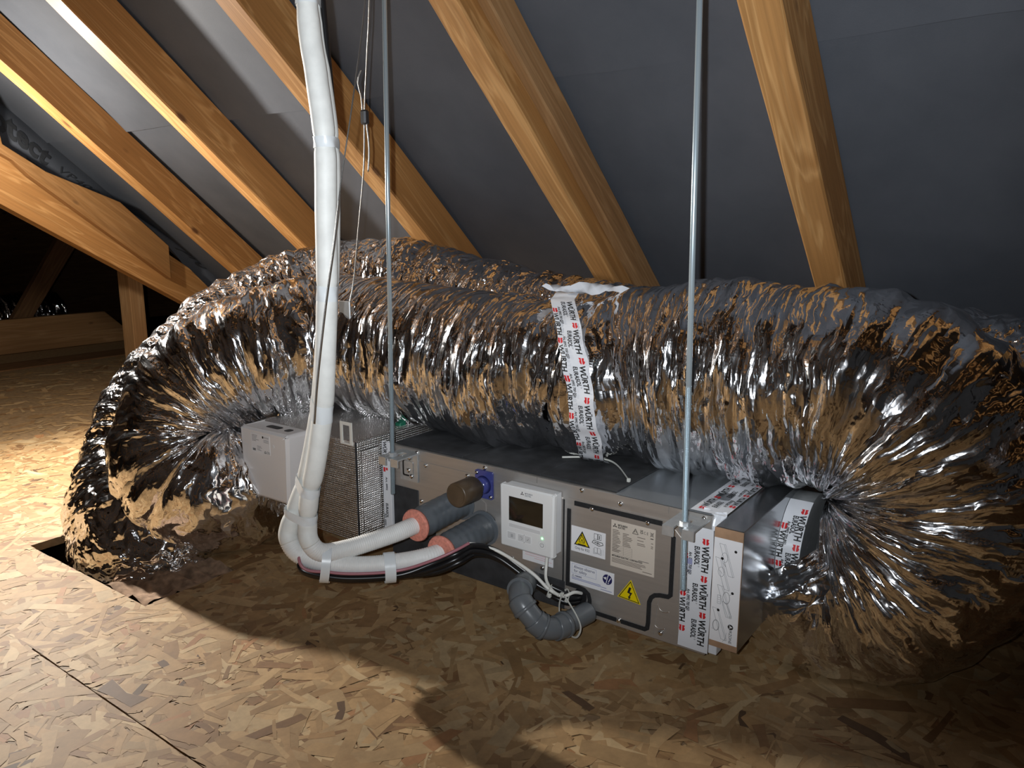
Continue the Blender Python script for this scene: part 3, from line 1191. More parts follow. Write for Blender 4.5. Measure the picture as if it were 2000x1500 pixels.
def screw(yw, z, parent, r=.0048, h=.0):
    mb = MB()
    prof = [(r, 0), (r, .0012), (r * .8, .0028), (r * .35, .0036)]
    vs, n = [], 12
    for rr, hh in prof:
        vs += [fr(yw + rr * math.cos(2 * PI * k / n), z + rr * math.sin(2 * PI * k / n), h + hh) for k in range(n)]
    fs = [(i * n + k, i * n + (k + 1) % n, (i + 1) * n + (k + 1) % n, (i + 1) * n + k) for i in range(3) for k in range(n)]
    fs.append(tuple(3 * n + k for k in range(n)))
    mb.add(vs, fs, True)
    return mb.build('screw', 'bright', parent)


for yw, z in ((1.103, .288), (1.079, .264), (.966, .263), (.921, .288), (1.094, .182), (.927, .173), (.698, .2875), (.618, .279),
              (.675, .257), (.564, .256), (.615, .0575), (.532, .060), (.704, .058), (.747, .159), (.782, .114), (.854, .115), (.464, .287), (.856, .113)):
    screw(yw, z, unit, h=.0018)
for yw, z, rr in ((.528, .112, .013), (.535, .078, .013)):
    q = [(rr * math.cos(a), rr * math.sin(a)) for a in np.linspace(PI * 1.05, PI * 1.75, 14)]
    q2 = [(x * .93, y * .93) for x, y in q][::-1]
    MB().prism([(fx(yw) + a, z + b) for a, b in q + q2], fpt, 0, .0006).build('knock_out', 'bright', unit)

# stickers on the service cover ------------------------------------------------


def sticker(name, mat, x0, z0, x1, z1, label):
    o = plate(name, mat, unit, fpt, x0, z0, x1, z1, .0019)
    o['label'] = label
    pr_ = Print(lambda x, y, h: fpt(x0 + x, z0 + y, .0019 + h), .0003)
    return o, pr_


def warn_tri(p, cx, cy, s, ink=True):
    """outlined triangle, s the side"""
    h = s * .866
    p.poly([(cx - s / 2, cy - h / 3), (cx + s / 2, cy - h / 3), (cx, cy + h * 2 / 3)], 'ink')
    k = .78
    p.poly([(cx - s / 2 * k, cy - h / 3 * k), (cx + s / 2 * k, cy - h / 3 * k), (cx, cy + h * 2 / 3 * k)], 'yellow', .0002)


o, p = sticker('refrigerant_sticker', 'paper', fx(.718), .167, fx(.646), .2165, 'white sticker with yellow flame triangle')
warn_tri(p, .0235, .0235, .034)
p.h = .0007
p.path([(.0185, .0195), (.017, .025), (.021, .030), (.0225, .036), (.026, .030), (.029, .025), (.0275, .0195)], .0014)
p.path([(.0215, .0195), (.0215, .0235), (.0235, .027), (.0255, .0235), (.0255, .0195)], .0012)
p.rect(.015, .0160, .0315, .0176)
p.h = .0003
p.text('Only for R32', .0085, .0055, .0072, 'ink', fit=.031)
p.frame(.0485, .034, .056, .045, .0007)
p.frame(.056, .034, .0635, .045, .0007)
p.text('i', .0585, .036, .010, 'ink', True)
p.path([(.0445, .0265), (.048, .032), (.0565, .0305), (.066, .030), (.0675, .026), (.058, .0225), (.051, .025)], .0011, 'ink', True)
p.line((.0565, .0305), (.056, .024), .0009)
p.line((.049, .0285), (.061, .0265), .0014)
p.frame(.0495, .008, .0560, .0185, .0007, 'ink_grey')
p.frame(.0560, .008, .0625, .0185, .0007, 'ink_grey')
p.path([(.048, .0165), (.048, .006), (.056, .0072), (.064, .006), (.064, .0165)], .0008, 'ink_grey')
p.line((.068, .006), (.068, .018), .0004, 'ink_grey')
p.build(o)

o, p = sticker('rating_plate', 'beige', fx(.635), .159, fx(.549), .2465, 'beige rating plate with fine print')
three_diamonds(p, .0075, .0775, .0048)
p.text('MITSUBISHI', .0135, .0785, .0046, 'ink', True, fit=.0185)
p.text('ELECTRIC', .0135, .0742, .0046, 'ink', True, fit=.0145)
p.path([(.0425, .0715), (.0535, .0715), (.048, .081)], .0009, 'ink', True)
p.path([(.0465, .0735), (.0460, .0755), (.048, .078), (.050, .0755), (.0495, .0735)], .0007)
p.text('UK', .0570, .0785, .0042, 'ink', True)
p.text('CA', .0570, .0748, .0042, 'ink', True)
p.text('C E', .0640, .0750, .0068, 'ink', fit=.0085)
p.frame(.0775, .0745, .0820, .0800, .0006)
p.line((.0765, .0730), (.083, .0815), .0006)
p.line((.083, .0730), (.0765, .0815), .0006)
p.rect(.0768, .0690, .0828, .0704)
rl = random.Random(3)
for k in range(15):
    y = .0690 - k * .00285
    p.rect(.003, y, .003 + rl.uniform(.010, .018), y + .0012, 'ink_brown')
    if 0 < k < 10:
        p.rect(.0235, y, .0235 + rl.uniform(.008, .019), y + .0012, 'ink_brown')
    if k in (1, 3, 5, 6):
        p.rect(.052, y, .052 + rl.uniform(.010, .019), y + .0011, 'ink_brown')
    if k in (3, 5, 6):
        p.rect(.0785, y, .0825, y + .0012, 'ink_brown')
for k in range(6):
    p.rect(.003, .0250 + k * .0032, .0430, .0253 + k * .0032, 'ink_brown')
for x in (.0255, .0425):
    p.rect(x, .025, x + .0003, .0412, 'ink_brown')
p.text('MITSUBISHI ELECTRIC CORPORATION', .003, .0195, .0046, 'ink', True, fit=.060)
for k in range(4):
    y = .0160 - k * .0024
    p.rect(.003, y, rl.uniform(.045, .078) - k * .004, y + .0010, 'ink_brown')
p.rect(.0555, .0235, .0755, .0243)
p.rect(.064, .0045, .082, .0057, 'ink_brown')
p.build(o)

o, p = sticker('safety_sticker', 'paper', fx(.7195), .1035, fx(.6265), .1445, 'white safety notice with round blue mark')
p.frame(.004, .0195, .0565, .0385, .0005, 'ink_lilac')
p.text('Always observe', .0085, .0305, .0082, 'ink_blue', fit=.0445)
p.text('for safety', .0085, .0228, .0082, 'ink_blue', fit=.0275)
p.path([(.0045, .0135), (.0095, .0135), (.007, .0178)], .0005, 'ink_blue', True)
p.text('WARNING', .0115, .0138, .0042, 'ink_blue', True, fit=.0140)
for y, e in ((.0105, .066), (.0080, .078)):
    p.rect(.004, y, e, y + .0013, 'ink_lilac')
p.rect(.066, .0035, .089, .0048, 'ink_lilac')
p.disc(.0795, .0265, .0098, 'ink_blue')
p.h = .0006
p.line((.0815, .0362), (.0765, .0170), .0014, 'paper')
p.poly([(.0712, .0290), (.0775, .0310), (.0770, .0255), (.0735, .0265)], 'paper')
p.line((.0865, .0310), (.0820, .0225), .0016, 'paper')
p.disc(.0815, .0200, .0012, 'paper', 10)
p.build(o)

# voltage triangle sticker, tilted
tri = [(fx(.593), .1425), (fx(.619), .1035), (fx(.5725), .1005)]
MB().prism(tri[::-1], fpt, .0014, .0018).build('voltage_sticker', 'yellow', unit)
p = Print(lambda x, y, h: fpt(x, y, .0018 + h), .0003)
cx, cy = sum(q[0] for q in tri) / 3, sum(q[1] for q in tri) / 3
sc_ = lambda k: [(cx + (a - cx) * k, cy + (b - cy) * k) for a, b in tri]
A, B = sc_(.90), sc_(.80)
for i in range(3):
    j = (i + 1) % 3
    p.poly([A[i], A[j], B[j], B[i]], 'ink')
p.poly([(cx - .001, cy + .0125), (cx + .0035, cy + .0118), (cx + .0005, cy + .0030), (cx + .0055, cy + .0030), (cx + .0010, cy - .0065), (cx + .0032, cy - .0062), (cx - .0008, cy - .0112), (cx - .0028, cy - .0050), (cx - .0010, cy - .0055), (cx + .0010, cy - .0002), (cx - .0045, cy + .0012)], 'ink')
p.build(unit, 'voltage_mark')
# paper note under the controller
o = plate('paper_note', 'paper', unit, fpt, fx(.828), .121, fx(.757), .160, .0026)
p = Print(lambda x, y, h: fpt(x, y, .0026 + h), .0003)
for k, (a, b) in enumerate(((.822, .768), (.822, .772), (.800, .760))):
    p.rect(fx(a), .137 - k * .004, fx(b), .1378 - k * .004, 'ink_pink')
p.build(o)


def bracket(yc, mirrored, flip):
    """hanging bracket: slotted shelf with folded lip and, where seen, its plate on the casing"""
    zt = .288
    b = MB()
    x0, x1 = UX - .068, UX - .0005
    y0, y1 = yc - .027, yc + .027
    sl = .0075
    b.box((x0, y0, zt - .003), (x1, yc - sl, zt))
    b.box((x0, yc + sl, zt - .003), (x1, y1, zt))
    b.box((x0 + .05, yc - sl, zt - .003), (x1, yc + sl, zt))
    b.box((x0, y0, zt - .017), (x0 + .003, yc - sl, zt - .003))
    b.box((x0, yc + sl, zt - .017), (x0 + .003, y1, zt - .003))
    sy = y0 if flip else y1 - .003
    if flip:
        b.prism([(x0 + .004, zt - .003), (x1, zt - .003), (x1, zt - .060)], lambda x, z, h: Vector((x, sy + h, z)), 0, .003)
    o_ = b.build('hanging_bracket', 'zinc', unit)
    return o_


bl = bracket(1.123, False, False)
br = bracket(.480, True, False)
# plate of the left bracket on the casing with its bolt
pl = MB()
f2 = lambda x, y, h: fpt(x, y, h)
pts = [(fx(1.150), .222), (fx(1.100), .222), (fx(1.100), .285), (fx(1.150), .285)]
pl.prism(pts, f2, .001, .005)
o = pl.build('bracket_plate', 'zinc', bl)
plate('slot', 'ink', bl, lambda x, y, h: fpt(x, y, .005 + h), fx(1.143), .232, fx(1.112), .266, .0006, .004)
plate('pressed_tab', 'zinc', bl, lambda x, y, h: fpt(x, y, .005 + h), fx(1.138), .236, fx(1.112), .266, .0012, .003)
for q in ((1.125, .246), (1.117, .234), (1.121, .274)):
    s_ = screw(q[0], q[1], bl, .0055, .0062)
    s_.name = 'bolt_head'

# ------------------------------------------------------------------ hanging rods


def rod(pts, zb, label):
    base = pts[-1]
    t = thing('threaded_rod', base, label, 'rod', 'hanging rods')
    d = [Vector(p_) for p_ in pts]
    n = 160
    full = []
    for i in range(n + 1):
        full.append(d[0].lerp(d[1], i / n))
    MB().tube([d[0], d[1]], .0046, 14).build('rod', 'rod', t)
    # thread ridges near the bottom, where they show
    ax = (d[1] - d[0]).normalized()
    mb = MB()
    L = (d[1] - d[0]).length
    k = 0
    pts_h = []
    for i in range(0, int(.34 / .0018) * 8):
        s_ = L - i * .0018 / 8
        a = 2 * PI * i / 8
        c = d[0] + ax * s_
        e1 = ax.orthogonal().normalized()
        e2 = ax.cross(e1)
        pts_h.append(c + (e1 * math.cos(a) + e2 * math.sin(a)) * .0046)
    mb.tube(pts_h, .0005, 4, smooth=False)
    mb.build('thread', 'rod', t)
    for z, hh in ((zb + .0005, .007), (zb - .011, .007)):
        tt = (z - d[1].z) / (d[0].z - d[1].z)
        c = d[1].lerp(d[0], tt)
        MB().tube([c, c + Vector((0, 0, hh))], .0088, 6, smooth=False).build('nut', 'zinc', t)
    tt = (zb - d[1].z) / (d[0].z - d[1].z)
    c = d[1].lerp(d[0], tt)
    MB().tube([c, c + Vector((0, 0, .0012))], .0125, 20, smooth=False).build('washer', 'zinc', t)
    return t


rod([(1.120, 1.107, 1.42), (1.120, 1.1305, .204)], .288, 'threaded zinc rod holding the bracket beside the insulated plenum')
rod([(1.120, .497, 1.42), (1.120, .4745, .177)], .288, 'threaded zinc rod holding the bracket at the taped outlet end')

# ------------------------------------------------------------------ tape over the joint between unit and outlet plenum
tp = thing('printed_tape', (1.17, .47, .045), 'white printed tape sealing the unit to the outlet plenum', 'tape')


def front_tape_pt(x, y, h):
    # x runs downwards, y to the right (towards lower world y)
    return Vector((UX - .0028 - h - .0012 * math.sin(x * 60 + y * 30), .499 - y, .272 - x))


TW2, TL2 = .054, .2215
mb = MB()
nx, ny = 40, 6
def cutx(i, j):
    x = TL2 * i / nx
    if j == 0:
        x = max(x, .030)
    if j == 1:
        x = max(x, .020)
    if j == 2:
        x = max(x, .006)
    return x
mb.add([front_tape_pt(cutx(i, j), TW2 * j / ny, 0) for j in range(ny + 1) for i in range(nx + 1)],
       [(j * (nx + 1) + i, j * (nx + 1) + i + 1, (j + 1) * (nx + 1) + i + 1, (j + 1) * (nx + 1) + i) for j in range(ny) for i in range(nx)], True)
mb.build('front_strip', 'tape', tp)
p = Print(front_tape_pt, .0008)
tape_print(p, TL2, TW2, s0=.018)
p.rect(.060, .002, .070, .019, 'ink_lilac')
for k in range(4):
    p.frame(.0725 + .006 * (k % 2), .003 + .008 * (k // 2), .0775 + .006 * (k % 2), .009 + .008 * (k // 2), .0004, 'ink_lilac')
p.build(tp)
# strip folded round the corner of the plenum, then over the top
MB().box((UX - .002, .4305, .052), (UX + .02, .4450, .276), .001).build('corner_strip', 'tape', tp)


def top_tape_pt(x, y, h):
    return Vector((1.176 + x, .492 - y, UZ1 + .0022 + h + .0012 * math.sin(x * 50) * math.sin(y * 60)))


mb = MB()
mb.add([top_tape_pt(.23 * i / 30, .060 * j / 6, 0) for j in range(7) for i in range(31)], [(j * 31 + i, j * 31 + i + 1, (j + 1) * 31 + i + 1, (j + 1) * 31 + i) for j in range(6) for i in range(30)], True)
mb.build('top_strip', 'tape', tp)
p = Print(lambda x, y, h: top_tape_pt(x, .060 - y, h), .0008)
tape_print(p, .23, .060, s0=.01)
p.build(tp)
# crumpled corner
mb = MB()
mb.add([(1.170 + .018 * i / 4 + .003 * math.sin(3 * i + j), .472 - .040 * j / 5, .296 - .030 * (1 - i / 4) ** 2 + .004 * math.sin(5 * j + 2 * i)) for i in range(5) for j in range(6)], [(i * 6 + j, i * 6 + j + 1, (i + 1) * 6 + j + 1, (i + 1) * 6 + j) for i in range(4) for j in range(5)])
mb.build('crumpled_corner', 'tape', tp)

# tape strip between unit and insulated plenum
tl = thing('printed_tape', (1.165, 1.19, .09), 'narrow white printed tape sealing the unit to the insulated plenum', 'tape')
MB().box((1.1575, 1.1735, .093), (1.166, 1.1985, .300), .001).build('strip', 'tape', tl)
p = Print(lambda x, y, h: Vector((1.1575 - h, 1.1985 - y, .300 - x)), .0006)
p.text('WÜRTH', .0, .005, .014, 'ink', True, fit=.040)
p.rect(.058, .004, .068, .010, 'ink_red')
p.rect(.058, .0115, .064, .017, 'ink_red')
p.text('Art. 0992', .080, .010, .007, 'ink', True, fit=.030)
p.text('EURASOL', .140, .008, .010, 'ink', True, fit=.034)
p.text('Art. 0992', .165, .003, .006, 'ink', True, fit=.028)
p.build(tl)

# ------------------------------------------------------------------ outlet plenum with its paper guide
AX, AY0, AY1, AZ0, AZ1 = 1.130, .383, .4295, .090, .2945
pn = thing('outlet_plenum', (1.3, .40, AZ0), 'shiny sheet metal outlet plenum with a paper fitting guide on its end', 'plenum')
MB().box((AX, AY0, AZ0), (1.92, AY1, AZ1), .0012).build('box', steel_mat('plenum_steel', (.42, .44, .46), .22, .95, False), pn)
MB().tube([(1.40, .384, .187), (1.40, .345, .187)], .098, 40).build('spigot', 'zinc', pn)
gf = lambda x, y, h: Vector((AX - h, AY1 - x, y))
plate('card', 'cardboard', pn, gf, 0, AZ0 + .0008, AY1 - AY0, AZ1 - .0008, .0016)
o = plate('paper_guide', 'paper', pn, gf, .0005, .1015, AY1 - AY0 - .0005, .2775, .0022)
p = Print(lambda x, y, h: Vector((AX - .0022 - h, AY1 - x, y)), .0004)
# four little line drawings of the damper being fitted, numbered
def slab(x, y):
    q = [(x, y), (x + .0075, y - .001), (x + .024, y - .052), (x + .0165, y - .051)]
    p.path(q, .0006, 'ink_grey', True)
    p.path([(q[1][0], q[1][1]), (q[1][0] + .002, q[1][1] + .001), (q[2][0] + .002, q[2][1] + .001), q[2]], .0005, 'ink_grey')
slab(.0095, .269)
p.ring(.019, .247, .005, .0006, 'ink_grey', .008)
p.line((.017, .238), (.021, .232), .001, 'ink_grey')
slab(.004, .245)
p.ring(.0145, .222, .005, .0006, 'ink_grey', .008)
p.line((.012, .224), (.016, .219), .0007, 'ink_grey')
slab(.0095, .199)
p.ring(.025, .180, .0055, .0009, 'ink_grey', .010)
p.line((.030, .186), (.034, .189), .0005, 'ink_grey')
p.path([(.019, .173), (.026, .171), (.035, .150), (.029, .149)], .0006, 'ink_grey', True)
p.frame(.0105, .167, .0165, .182, .0006, 'ink_grey')
for k in range(3):
    p.rect(.0118, .170 + k * .0038, .0152, .1706 + k * .0038, 'ink_grey')
slab(.0035, .159)
p.ring(.0105, .129, .0050, .0012, 'ink_grey', .009)
p.path([(.004, .123), (.006, .121)], .0006, 'ink_grey')
p.path([(.0285, .121), (.0270, .1095), (.0225, .104)], .0005, 'ink_grey')
for x, y in ((.0360, .2605), (.0150, .2445), (.0345, .1905), (.0130, .1560)):
    p.disc(x, y, .0023, 'ink', 14)
p.disc(.0345, .1325, .0045, 'ink', 20)
p.h = .0008
p.text('A', .0326, .1352, .0070, 'paper', True, rot=-PI / 2)
p.h = .0004
p.text('IRZONE', .0326, .1275, .0066, 'ink', rot=-PI / 2, fit=.0235)
p.build(o)
# tape round the spigot
ts = thing('printed_tape', (1.40, .36, .09), 'white printed tape wrapped round the outlet spigot beside the foil duct', 'tape')
def sp_pt(x, y, h):
    th = PI * .62 + x / .103
    return Vector((1.40 + math.cos(th) * (.1035 + h + .0012 * math.sin(x * 80)), .3825 - y, .187 + math.sin(th) * (.1035 + h)))
mb = MB()
mb.add([sp_pt(.34 * i / 48, .04 * j / 3, 0) for j in range(4) for i in range(49)], [(j * 49 + i, j * 49 + i + 1, (j + 1) * 49 + i + 1, (j + 1) * 49 + i) for j in range(3) for i in range(48)], True)
mb.build('band', 'tape', ts)
p = Print(sp_pt, .0008)
tape_print(p, .34, .04, s0=.02)
p.build(ts)

# ------------------------------------------------------------------ insulated plenum on the left and the white control box
ip = thing('insulated_plenum', (1.3, 1.35, .085), 'box shaped return plenum wrapped in foil faced insulation', 'plenum')
MB().box((1.088, 1.203, .085), (1.92, 1.530, .312), .003).build('box', 'grid', ip)
MB().box((1.098, 1.1985, .112), (1.150, 1.2028, .290), .001).build('side_patch', 'grid', ip)
for y in (1.2035,):
    MB().box((1.0865, y - .0012, .086), (1.0895, y + .0022, .311)).build('corner_seam', 'grey_foam', ip)
# loop bracket on the top edge
lb = MB()
lb.box((1.086, 1.2415, .306), (1.0885, 1.2485, .352))
lb.box((1.086, 1.2125, .306), (1.0885, 1.2195, .352))
lb.box((1.086, 1.2195, .345), (1.0885, 1.2415, .352))
lb.box((1.086, 1.2125, .303), (1.110, 1.2485, .306))
lb.build('loop_bracket', 'cable_white', ip)

cb = thing('control_box', (1.05, 1.43, .155), 'white plastic control box with printed label in front of the foil duct', 'control box')
BX0, BX1, BY0, BY1, BZ0, BZ1 = 1.020, 1.087, 1.345, 1.508, .158, .316
MB().box((BX0, BY0, BZ0), (BX1, BY1, BZ1), .006).build('housing', 'white_box', cb, bevel=.0025)
bf = lambda x, y, h: Vector((BX0 - h, BY1 - x, BZ0 + y))
tf = lambda x, y, h: Vector((BX1 - y, BY1 - x, BZ1 + h))
for a, b in ((.055, .100), (.118, .136)):
    plate('cable_slot', 'ink', cb, tf, a, .022, b, .040, .0006, .006)
o = plate('label_sticker', 'paper', cb, bf, .040, .106, .106, .149, .0008)
p = Print(lambda x, y, h: bf(x, y, .0008 + h), .0003)
rl = random.Random(9)
for k in range(5):
    p.rect(.044, .144 - k * .0032, .044 + rl.uniform(.014, .026), .1452 - k * .0032, 'ink_grey')
p.disc(.083, .1435, .0028, 'ink')
p.text('AIRZONE', .087, .1420, .0042, 'ink', fit=.016)
for k in range(3):
    p.rect(.085, .1375 - k * .0026, .103, .1384 - k * .0026, 'ink_grey')
for k in range(9):
    p.rect(.045 + k * .0012, .109, .0456 + k * .0012 + .0003 * (k % 2), .1145, 'ink')
for k in range(4):
    p.rect(.061, .1205 - k * .003, .061 + rl.uniform(.010, .018), .1215 - k * .003, 'ink_grey')
p.path([(.086, .108), (.092, .108), (.089, .113)], .0012, 'ink', True)
p.text('CE', .093, .1078, .0078, 'ink', fit=.0085)
p.frame(.1028, .1078, .1050, .1125, .0005)
p.build(o)
for a, b, c, d in ((.010, .118, .030, .142), (.110, .014, .142, .032)):
    p = Print(bf, .0005)
    p.frame(a, b, c, d, .0007, 'white_side')
    p.build(cb, 'moulded_frame')
for x, y in ((.010, .028), (.117, .128)):
    MB().prism([(x + .004 * math.cos(2 * PI * k / 14), y + .004 * math.sin(2 * PI * k / 14)) for k in range(14)], bf, 0, .0008).build('screw_cover', 'white_side', cb)

# ------------------------------------------------------------------ wall controller
wc = thing('wall_controller', (1.15, .797, .154), 'white square controller with dark display fixed on the unit', 'controller')
CX, CY0, CY1, CZ0, CZ1 = 1.133, .7365, .8575, .1545, .2785
MB().box((CX, CY0, CZ0), (CX + .016, CY1, CZ1), .003).build('housing', 'white', wc, bevel=.0015)
MB().box((CX + .0162, CY0 + .004, CZ0 + .004), (UX - .0025, CY1 - .004, CZ1 - .003)).build('back_plate', 'white_side', wc)
cf = lambda x, y, h: Vector((CX - h, CY1 - x, CZ0 + y))
plate('display', 'screen', wc, cf, .0215, .0560, .0985, .1035, .0006)
p = Print(cf, .0004)
three_diamonds(p, .052, .1140, .0044)
p.text('MITSUBISHI', .058, .1145, .0042, 'ink_grey', True, fit=.0175)
p.text('ELECTRIC', .058, .1105, .0042, 'ink_grey', True, fit=.0145)
p.build(wc, 'logo')
plate('light_bar', 'button', wc, cf, .0205, .0420, .0945, .0510, .0005)
p = Print(cf, .0009)
p.frame(.0205, .0420, .0945, .0510, .0010, 'button_line')
p.frame(.0170, .0180, .0385, .0340, .0013, 'button_line')
p.frame(.0415, .0180, .0735, .0340, .0013, 'button_line')
p.rect(.0568, .0180, .0580, .0340, 'button_line')
p.build(wc, 'button_outline')
for a, b in ((.0183, .0372), (.0428, .0566), (.0582, .0722)):
    bt = plate('button', 'button', wc, cf, a, .0193, b, .0327, .0006)
p = Print(cf, .0010)
for k in range(3):
    p.rect(.0262, .0230 + k * .0022, .0312, .0242 + k * .0022, 'ink_grey')
p.ring(.0500, .0255, .0026, .0008, 'ink_grey', n=12, a0=-PI / 2, a1=PI / 2)
p.line((.0500, .0281), (.0472, .0281), .0008, 'ink_grey')
p.line((.0633, .0258), (.0646, .0240), .0009, 'ink_grey')
p.line((.0646, .0240), (.0678, .0284), .0009, 'ink_grey')
p.ring(.0975, .0235, .0085, .0006, 'button')
p.ring(.0975, .0235, .0040, .0010, 'ink_grey', a0=PI * .70, a1=PI * 2.30, n=18)
p.line((.0975, .0235), (.0975, .0285), .0010, 'ink_grey')
p.build(wc, 'symbol')
MB().prism([(.0975 + .0013 * math.cos(2 * PI * k / 12), .0365 + .0013 * math.sin(2 * PI * k / 12)) for k in range(12)], cf, 0, .0009).build('green_light', 'led', wc)

# ------------------------------------------------------------------ drain trap
tr = thing('drain_trap', (1.09, .72, .03), 'grey plastic drain trap bending out below the unit', 'pipe')
trap = cpts([(1.164, .800, .082), (1.115, .782, .104), (1.075, .768, .112), (1.050, .750, .104), (1.049, .729, .084), (1.058, .710, .064), (1.078, .694, .056), (1.118, .685, .056), (1.164, .677, .056)], 10)
MB().tube(trap, .0198, 28).build('pipe', 'pvc', tr)
for i0, i1 in ((12, 22), (30, 37), (44, 52), (60, 67)):
    MB().tube(trap[i0:i1], .0222, 28).build('socket', 'pvc', tr)
    MB().tube(trap[i1 - 2:i1 + 1], .0238, 28).build('collar', 'pvc', tr)

# ------------------------------------------------------------------ capped drain stub with blue flange
dc = thing('drain_stub', (1.12, .915, .24), 'brown capped drain stub with clear hose on a blue flange', 'pipe')
plate('blue_flange', 'blue', dc, lambda x, y, h: fpt(x, y, .0016 + h), fx(.943), .226, fx(.899), .283, .004, .004)
MB().tube([(UX - .006, .922, .254), (UX - .022, .922, .254)], [.019, .015], 24).build('blue_collar', 'blue', dc)
MB().tube([(UX - .022, .922, .254), (UX - .055, .920, .256)], .0145, 20).build('clear_hose', 'clear_blue', dc)
cap = MB().tube([(UX - .040, .921, .256), (UX - .092, .918, .258), (UX - .094, .918, .258)], [.0245, .0240, .0225], 30)
cap.build('brown_cap', 'brown_cap', dc)
MB().tube([(UX - .0941, .918, .258), (UX - .0946, .918, .258)], .0195, 30).build('cap_end', 'brown_cap', dc)
for q in ((.938, .277), (.9035, .232)):
    screw(q[0], q[1], dc, .0042, .0056)
# ------------------------------------------------------------------ grey sleeves with pink foam
for (yb, zb), (ye, ze), lab, xe in (((.985, .203), (.985, .196), 'grey rubber pipe sleeve with pink foam end, the one further from the controller', 1.035), ((.924, .162), (.920, .158), 'grey rubber pipe sleeve with pink foam end beside the black cables', 1.035)):
    t = thing('pipe_sleeve', (xe, ye, ze), lab, 'pipe sleeve')
    a, b = Vector((UX - .0015, yb, zb)), Vector((xe, ye, ze))
    n = 26
    pts = [a.lerp(b, i / n) for i in range(n + 1)]
    rs = [.0305 - .0005 * math.sin(i * 1.7) - (.004 * max(0, i - n + 5) / 5) for i in range(n + 1)]
    rs[0] = .0345
    MB().tube(pts, rs, 32).build('sleeve', 'sleeve', t)
    d = (b - a).normalized()
    MB().tube([a, a + d * .004], .0365, 32).build('collar', 'sleeve', t)
    MB().tube([b - d * .030, b - d * .014], [.0275, .0268], 32).build('strap', 'black_foam', t)
    MB().tube([b - d * .006, b + d * .001, b + d * .006], [.029, .0325, .0305], 32).build('foam_ring', 'pink_foam', t)

# ------------------------------------------------------------------ white insulated pipes
bun = [(.85, 1.020, 1.50), (.850, 1.004, 1.093), (.850, .990, .982), (.850, .978, .883), (.850, .983, .775), (.850, .991, .662), (.850, 1.006, .543), (.850, 1.021, .454), (.850, 1.049, .358), (.850, 1.073, .297)]


def pinch(z):
    """the wraps squeeze the pipes together"""
    k = 1.
    for zz in (1.085, .883, .655, .455, .310, .252):
        k -= .16 * math.exp(-((z - zz) / .010) ** 2)
    return k


def pipe(name, off_top, off_bot, tail, label, r0):
    t = thing(name, tail[-1], label, 'pipe', 'white insulated pipes')
    keys = []
    for i, q in enumerate(bun):
        k = i / (len(bun) - 1)
        o_ = Vector(off_top).lerp(Vector(off_bot), max(0, (k - .45) / .55))
        keys.append(tuple(Vector(q) + o_))
    full = cpts(keys + tail, 14)
    rs = [r0 * pinch(p_[2]) if i < len(keys) * 14 else r0 for i, p_ in enumerate(full)]
    cut = len(keys) * 14 + 16
    MB().tube(full[:cut + 1], rs[:cut + 1], 24).build('insulation', 'pipe_white', t)
    # ribbed end
    rib = []
    rr = []
    e = [Vector(q) for q in full[cut:]]
    for a, b in zip(e, e[1:]):
        m_ = max(1, int((b - a).length / .0011))
        for j in range(m_):
            rib.append(a.lerp(b, j / m_))
    rib.append(e[-1])
    rr = [r0 * (.985 + (.02 if i % 3 else -.02)) for i in range(len(rib))]
    MB().tube(rib, rr, 24).build('ribbed_insulation', 'ribbed_white', t)
    return t, full


tU = [(.848, 1.072, .238), (.846, 1.066, .206), (.862, 1.054, .183), (.905, 1.040, .178), (.955, 1.016, .184), (1.000, .994, .192), (1.045, .985, .197)]
tL = [(.838, 1.108, .232), (.832, 1.106, .205), (.840, 1.086, .178), (.878, 1.050, .156), (.925, 1.010, .147), (.975, .968, .147), (1.010, .936, .153), (1.045, .920, .158)]
pU, fullU = pipe('insulated_pipe', (-.0105, -.0077, 0), (-.0044, -.0144, 0), tU, 'white insulated pipe ending in the sleeve further from the controller', .0170)
pL, fullL = pipe('insulated_pipe', (.0105, .0077, 0), (.0044, .0144, 0), tL, 'white insulated pipe ending in the sleeve beside the black cables', .0170)


def nearest(full, z):
    k = min(range(10 * 14), key=lambda i: abs(full[i][2] - z))
    return k


